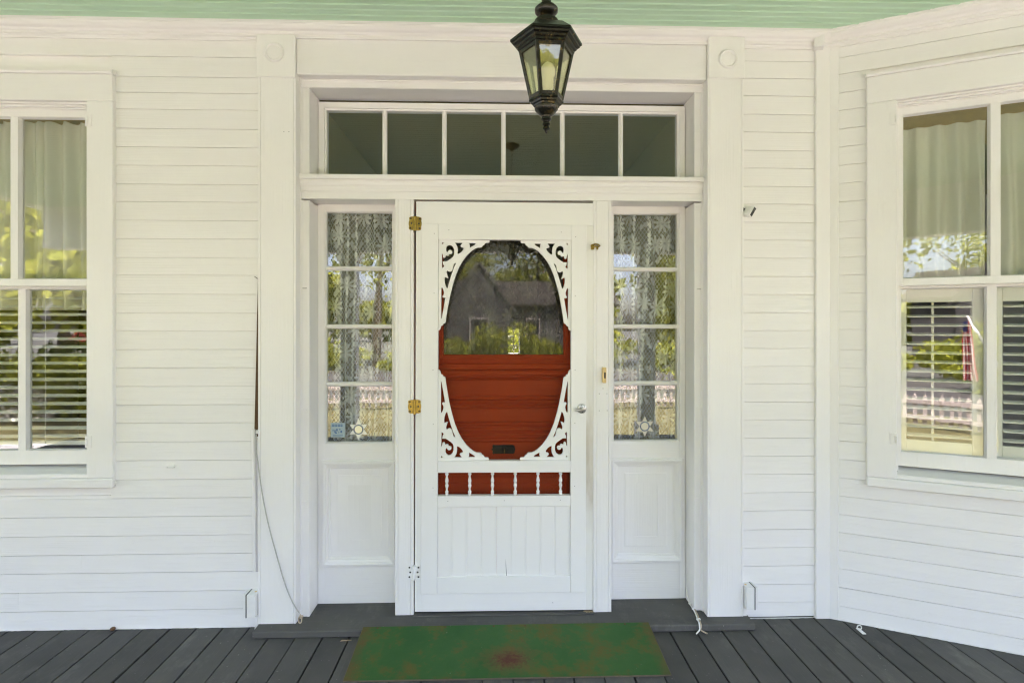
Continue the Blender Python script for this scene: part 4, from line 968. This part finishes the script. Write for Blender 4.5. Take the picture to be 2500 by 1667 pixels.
t = thing('cable_bundle', 'tied tan cables running over the sill below the right sidelight', 'cable', (.95, -.05, .03))
base_pts = [(.966, .128, .094), (.963, .100, .062), (.960, .060, .044), (.961, .015, .040), (.957, -.030, .039), (.948, -.080, .039), (.943, -.112, .038), (.942, -.121, .026), (.940, -.124, .012)]
for k, (dx, tail) in enumerate(((-.004, (.915, -.140, .004)), (.0035, (.968, -.140, .004)))):
    pts = [(x + dx, y, z) for x, y, z in base_pts] + [tail]
    part('cable', MB().tube(smooth_pts(pts), .0034, 7), 'cable' if k else 'white_plastic', t, True)
for i in (2, 3, 5):
    x, y, z = base_pts[i]; part('cable_tie', MB().box(x - .010, x + .0095, y - .004, y + .004, z - .0035, z + .0055, .0015), 'white_plastic', t)
part('pulled_end', MB().tube([(.968, .128, .094), (.972, .122, .105), (.970, .118, .110)], .0022, 6), 'cable', t)

t = thing('deck_cleat', 'small white painted metal ring fitting on the deck at right', 'cleat', (1.715, -.128, 0))
part('plate', MB().box(1.706, 1.724, -.165, -.115, .0015, .005, .001), 'white_plastic', t)
part('ring', MB().tube([(1.715 + .011 * math.cos(a), -.128, .014 + .011 * math.sin(a)) for a in [2 * math.pi * i / 14 for i in range(15)]], .0026, 6), 'white_plastic', t, True)
single('snail_shell', MB().lathe((-1.890, -.022, .0015), [(.003, 0), (.011, .002), (.0125, .007), (.009, .012), (.003, .0145)], 14), 'snail', 'tiny brown snail shell on the deck against the left wall', 'shell', smooth=True, base=(-1.89, -.022, .001))
single('wood_splinter', MB().add([(-.765, -.150, .0025), (-.715, -.146, .0030), (-.712, -.138, .0028), (-.760, -.141, .0050), (-.740, -.146, .0080)], [(0, 1, 4), (1, 2, 4), (2, 3, 4), (3, 0, 4), (0, 3, 2, 1)]), 'raw_wood', 'sliver of bare wood on the deck left of the green mat', 'splinter')
t = thing('wall_hook', 'bent white painted hook on the clapboards left of the door', 'hook', (-1.62, -.015, .786))
part('hook', MB().tube(smooth_pts([(-1.600, -.010, .785), (-1.604, -.024, .783), (-1.622, -.028, .784), (-1.632, -.026, .786)]), .0028, 7), 'white_v', t, True)
part('plate', MB().box(-1.617, -1.603, -.0145, -.009, .780, .795, .001), 'white_v', t)
t = thing('apron_hook', 'little white painted hook at the lower corner of the left window', 'hook', (-1.873, -.02, .709))
part('hook', MB().tube(smooth_pts([(-1.888, -.020, .698), (-1.878, -.026, .702), (-1.870, -.026, .712), (-1.876, -.024, .720), (-1.884, -.022, .716)]), .0024, 7), 'white_v', t, True)
single('wire_stub', MB().tube([(-1.202, -.012, 1.699), (-1.206, -.022, 1.703), (-1.213, -.026, 1.709)], .0016, 6), 'black', 'short dark wire stub sticking out beside the left pilaster', 'wire', base=(-1.205, -.018, 1.70))

# ------------------------------------------------------------------ porch front: beam, columns, flag (mirrored in the glass)
pb = thing('porch_beam', 'white beam along the porch eave mirrored in the glass', 'beam', (0, -4.05, 2.42))
part('beam', MB().box(-5.6, 5.6, -4.15, -3.95, 2.42, 2.955, .004), 'white_h', pb)
for i, x in enumerate((-4.9, -1.95, 1.95, 4.9)):
    c = thing('porch_column', ('white porch column at the far left end of the porch', 'white porch column left of the steps, mirrored in the left sidelight', 'white porch column right of the steps, mirrored in the right sidelight', 'white porch column at the far right end of the porch')[i], 'column', (x, -4.05, 0), 'porch columns')
    part('shaft', MB().box(x - .10, x + .10, -4.15, -3.95, .18, 2.30, .01), 'white_v', c)
    part('base', MB().box(x - .13, x + .13, -4.18, -3.92, .001, .18, .008), 'white_v', c)
    part('capital', MB().box(x - .13, x + .13, -4.18, -3.92, 2.30, 2.4195, .012), 'white_v', c)
fl = thing('porch_flag', 'striped flag hanging at the porch edge, mirrored in the panes', 'flag', (1.6, -4.3, .9))
part('pole', MB().tube([(1.88, -4.16, .95), (1.34, -5.72, 1.58)], .014, 8), 'white_plastic', fl)
g = MB(); g.uv = []; vs_ = []
for j in range(13):
    for i in range(25):
        u, v = i / 24, j / 12
        vs_.append((1.42 + (u - .5) * (.14 - .08 * v) - .06 * v, -5.45 - .12 * v + .05 * math.sin(u * 16 + v * 2), .80 + v * .72)); g.uv.append((u, v))
g.add(vs_, [(j * 25 + i, j * 25 + i + 1, (j + 1) * 25 + i + 1, (j + 1) * 25 + i) for j in range(12) for i in range(24)])
part('cloth', g, 'flag', fl, True)

# ------------------------------------------------------------------ yard seen in the reflections
def fence(y, x0, x1, label):
    t = thing('picket_fence', label, 'fence', (0, y, -.7))
    pm = MB().poly_y([(-.035, -.62), (.035, -.62), (.035, -.04), (0, .03), (-.035, -.04)], -.01, .01).mesh('picket')
    n = int((x1 - x0) / .15)
    for k in range(n):
        o = link('picket', pm, 'fence', t); o.location = (x0 + k * .15, 0, .7)
    for z in (-.14, -.47): part('fence_rail', MB().box(x0, x1, y + .012, y + .05, z - .04, z + .04), 'fence', t)
fence(-10.8, -13.5, 13.5, 'white picket fence along the front yard, mirrored in the panes')

def leaves(c, rad, n, size, seed, flat=.0):
    rr = random.Random(seed); vs_ = []; fs = []
    lobes = [(Vector((rr.uniform(-.6, .6) * rad[0], rr.uniform(-.6, .6) * rad[1], rr.uniform(-.55, .55) * rad[2])), rr.uniform(.30, .55)) for _ in range(14)]
    for k in range(n):
        l, sr = rr.choice(lobes)
        d = Vector((rr.gauss(0, 1), rr.gauss(0, 1), rr.gauss(0, 1))).normalized() * (rr.random() ** .35)
        p = Vector(c) + l + Vector((d.x * rad[0], d.y * rad[1], d.z * rad[2])) * sr
        nn = Vector((rr.gauss(0, 1), rr.gauss(0, 1), rr.gauss(0, 1) + .4)).normalized(); a = nn.orthogonal().normalized(); b = nn.cross(a); s_ = size * rr.uniform(.6, 1.4)
        o = len(vs_); vs_ += [p + a * s_, p + b * s_ * .6, p - a * s_, p - b * s_ * .6]; fs.append((o, o + 1, o + 2, o + 3))
    return MB().add(vs_, fs)
def leafmesh(mb, name): return mb.mesh(name, False, False)
def tree(x, y, h, r_, label, mat, seed, n=4200, size=.14):
    t = thing('yard_tree', label, 'tree', (x, y, -.7), 'yard trees')
    rr = random.Random(seed)
    part('trunk', MB().tube([(x, y, -.75), (x + rr.uniform(-.1, .1), y, h * .25), (x + rr.uniform(-.3, .3), y, h * .5), (x + rr.uniform(-.4, .4), y, h * .85)], [.26, .2, .14, .04], 9), 'bark', t, True)
    for k in range(5):
        a = rr.uniform(0, 6.28); z0 = h * rr.uniform(.3, .6)
        part('limb', MB().tube([(x, y, z0), (x + r_ * .4 * math.cos(a), y + r_ * .4 * math.sin(a), z0 + h * .14), (x + r_ * .75 * math.cos(a), y + r_ * .75 * math.sin(a), z0 + h * .28)], [.09, .06, .02], 6), 'bark', t, True)
    me = leafmesh(leaves((x, y, h * .66), (r_, r_, h * .36), n, size, seed), 'crown')
    o = link('crown', me, mat); o.parent = t; o.location = -Vector(t['_off'])
TREES = [(-8.2, -8.6, 4.6, 2.3, 'leaf', 'small bright tree close to the left end of the porch'), (-12.0, -7.6, 6.0, 2.6, 'leaf', 'light green tree beside the left yard fence'), (-16.5, -12.5, 7.5, 3.2, 'leaf', 'broad light green tree behind the azaleas'), (-8.5, -13.5, 6.0, 2.6, 'leaf', 'bright green young tree left of the fence gate'), (-13.5, -11.5, 8.5, 3.6, 'leaf_dark', 'large dark oak at the left of the yard'),
         (-17.0, -18.5, 9.5, 4.2, 'leaf', 'tall light green tree across the street at far left'), (-6.5, -26.0, 10.5, 4.2, 'leaf', 'tall light green tree left of the grey house'),
         (3.5, -44.0, 11.5, 5.0, 'leaf', 'tall light green tree behind the grey house'), (10.0, -25.0, 7.5, 3.6, 'leaf', 'rounded bright tree right of the grey house'),
         (15.5, -17.5, 8.0, 3.6, 'leaf_dark', 'dark oak at the right of the yard'), (-24.0, -14.0, 10.0, 4.5, 'leaf_dark', 'broad dark oak beyond the left corner of the yard'), (-3.5, -46.0, 10.0, 4.5, 'leaf', 'bright oak behind the grey house')]
for i, (x, y, h, r_, mt, lb) in enumerate(TREES): tree(x, y, h, r_, lb, mt, 100 + i)
def shrub(x, y, z, r_, mat, label, seed, n=1400, size=.07, h=None):
    t = thing('yard_shrub', label, 'shrub', (x, y, -.7), 'yard shrubs')
    part('stem', MB().tube([(x, y, -.72), (x, y, z)], [.05, .02], 6), 'bark', t)
    me = leafmesh(leaves((x, y, z), (r_, r_, h or r_ * .7), n, size, seed), 'foliage')
    o = link('foliage', me, mat); o.parent = t; o.location = -Vector(t['_off'])
shrub(-10.8, -10.2, -.25, 1.3, 'blossom', 'white flowering azalea mirrored in the left window', 41, 2600, .05, .5)
shrub(-7.4, -9.6, -.25, 1.0, 'blossom', 'smaller white azalea nearer the steps', 42, 2000, .05, .5)
shrub(-10.6, -10.5, .0, 1.7, 'leaf', 'green bush behind the larger azalea', 51, 2200, .07, .8)
shrub(-7.2, -10.0, .0, 1.4, 'leaf', 'green bush behind the smaller azalea', 52, 1800, .07, .7)
shrub(-14.5, -9.8, .1, 1.8, 'leaf', 'green shrub left of the azaleas', 43, 1800, .08)
shrub(-13.0, -14.5, .2, 2.2, 'leaf_dark', 'dark shrub at the back of the left yard', 53, 2200, .09, 1.2)
shrub(-18.0, -15.0, .2, 2.2, 'leaf', 'spreading shrub at the far left yard corner', 54, 2000, .1, 1.3)
shrub(-16.2, -18.5, .9, .45, 'leaf_red', 'small red leaved shrub across the street', 44, 600, .06)
for k, (x, y) in enumerate(((-8.0, -23.4), (-4.2, -23.0), (-1.4, -23.8), (2.6, -23.2), (5.6, -23.6), (9.0, -23.0))):
    shrub(x, y, .0, 1.9, 'leaf', ('leftmost bush', 'second bush from the left', 'third bush from the left', 'third bush from the right', 'second bush from the right', 'rightmost bush')[k] + ' in the yellow green row across the street', 60 + k, 1500, .11, .95)
shrub(.45, -19.5, .35, 1.7, 'leaf', 'round yellow green bush before the grey house', 45, 3600, .10, 1.5)
shrub(6.8, -13.0, .1, 1.5, 'leaf', 'bright green bush right of the path', 47, 1800, .08, .8)
shrub(.9, 13.0, .9, 1.6, 'leaf', 'yellow green bush in the back garden', 48, 1600, .09, 1.5)
shrub(-1.4, 15.0, 1.1, 1.8, 'leaf', 'taller bush in the back garden', 49, 1600, .09, 1.6)

rr = random.Random(5); wood = MB()
for k in range(46):
    x = -95 + k * 4.2 + rr.uniform(-1.5, 1.5); y = -54 - rr.uniform(0, 16) - .004 * x * x * 0; h = rr.uniform(4, 8.5)
    for q in range(2): wood.add(*(lambda m: (m.v, m.f))(leaves((x, y, h * (.30 + .45 * q)), (3.6, 2.5, h * .45), 420, .55, 700 + k * 2 + q)))
wo = link('far_wood', wood.mesh('far_wood', False, False), 'leaf'); tag(wo, 'far line of green trees closing the view, mirrored in the glass', 'wood', kind='stuff')
nh = thing('neighbour_house', 'grey gabled house across the street mirrored in the door glass', 'house', (1, -34, -.7))
part('wall', MB().box(-5.5, 8.0, -40, -34, -.7, 2.9), 'house_grey', nh)
part('roof', MB().prism_x([(-33.6, 2.85), (-33.6, 3.0), (-37, 4.8), (-40.4, 3.0), (-40.4, 2.85)], -5.9, 8.4), 'shingle', nh)
part('gable_wall', MB().poly_y([(-3.3, -.7), (.9, -.7), (.9, 2.7), (-1.2, 5.5), (-3.3, 2.7)], -33.9, -32.6), 'house_grey', nh)
for sg in (-1, 1):
    part('bargeboard', MB().tube([(-1.2, -32.55, 5.65), (-1.2 + sg * 2.45, -32.55, 2.40)], .12, 4), 'asphalt', nh)
for x0, x1, z0, z1 in ((-1.9, -.5, .4, 2.0), (2.0, 3.0, .5, 2.0), (4.6, 5.6, .5, 2.0)):
    f_ = part('window', MB().box(x0, x1, -32.58 if x0 < 0 else -33.98, -32.5 if x0 < 0 else -33.9, z0, z1), 'fence', nh)
    q = link('pane', MB().box(x0 + .1, x1 - .1, -32.49 if x0 < 0 else -33.89, -32.47 if x0 < 0 else -33.87, z0 + .1, z1 - .1).mesh('pane'), 'black'); q.parent = f_
for o in list(bpy.data.objects):
    if '_off' in o: del o['_off']
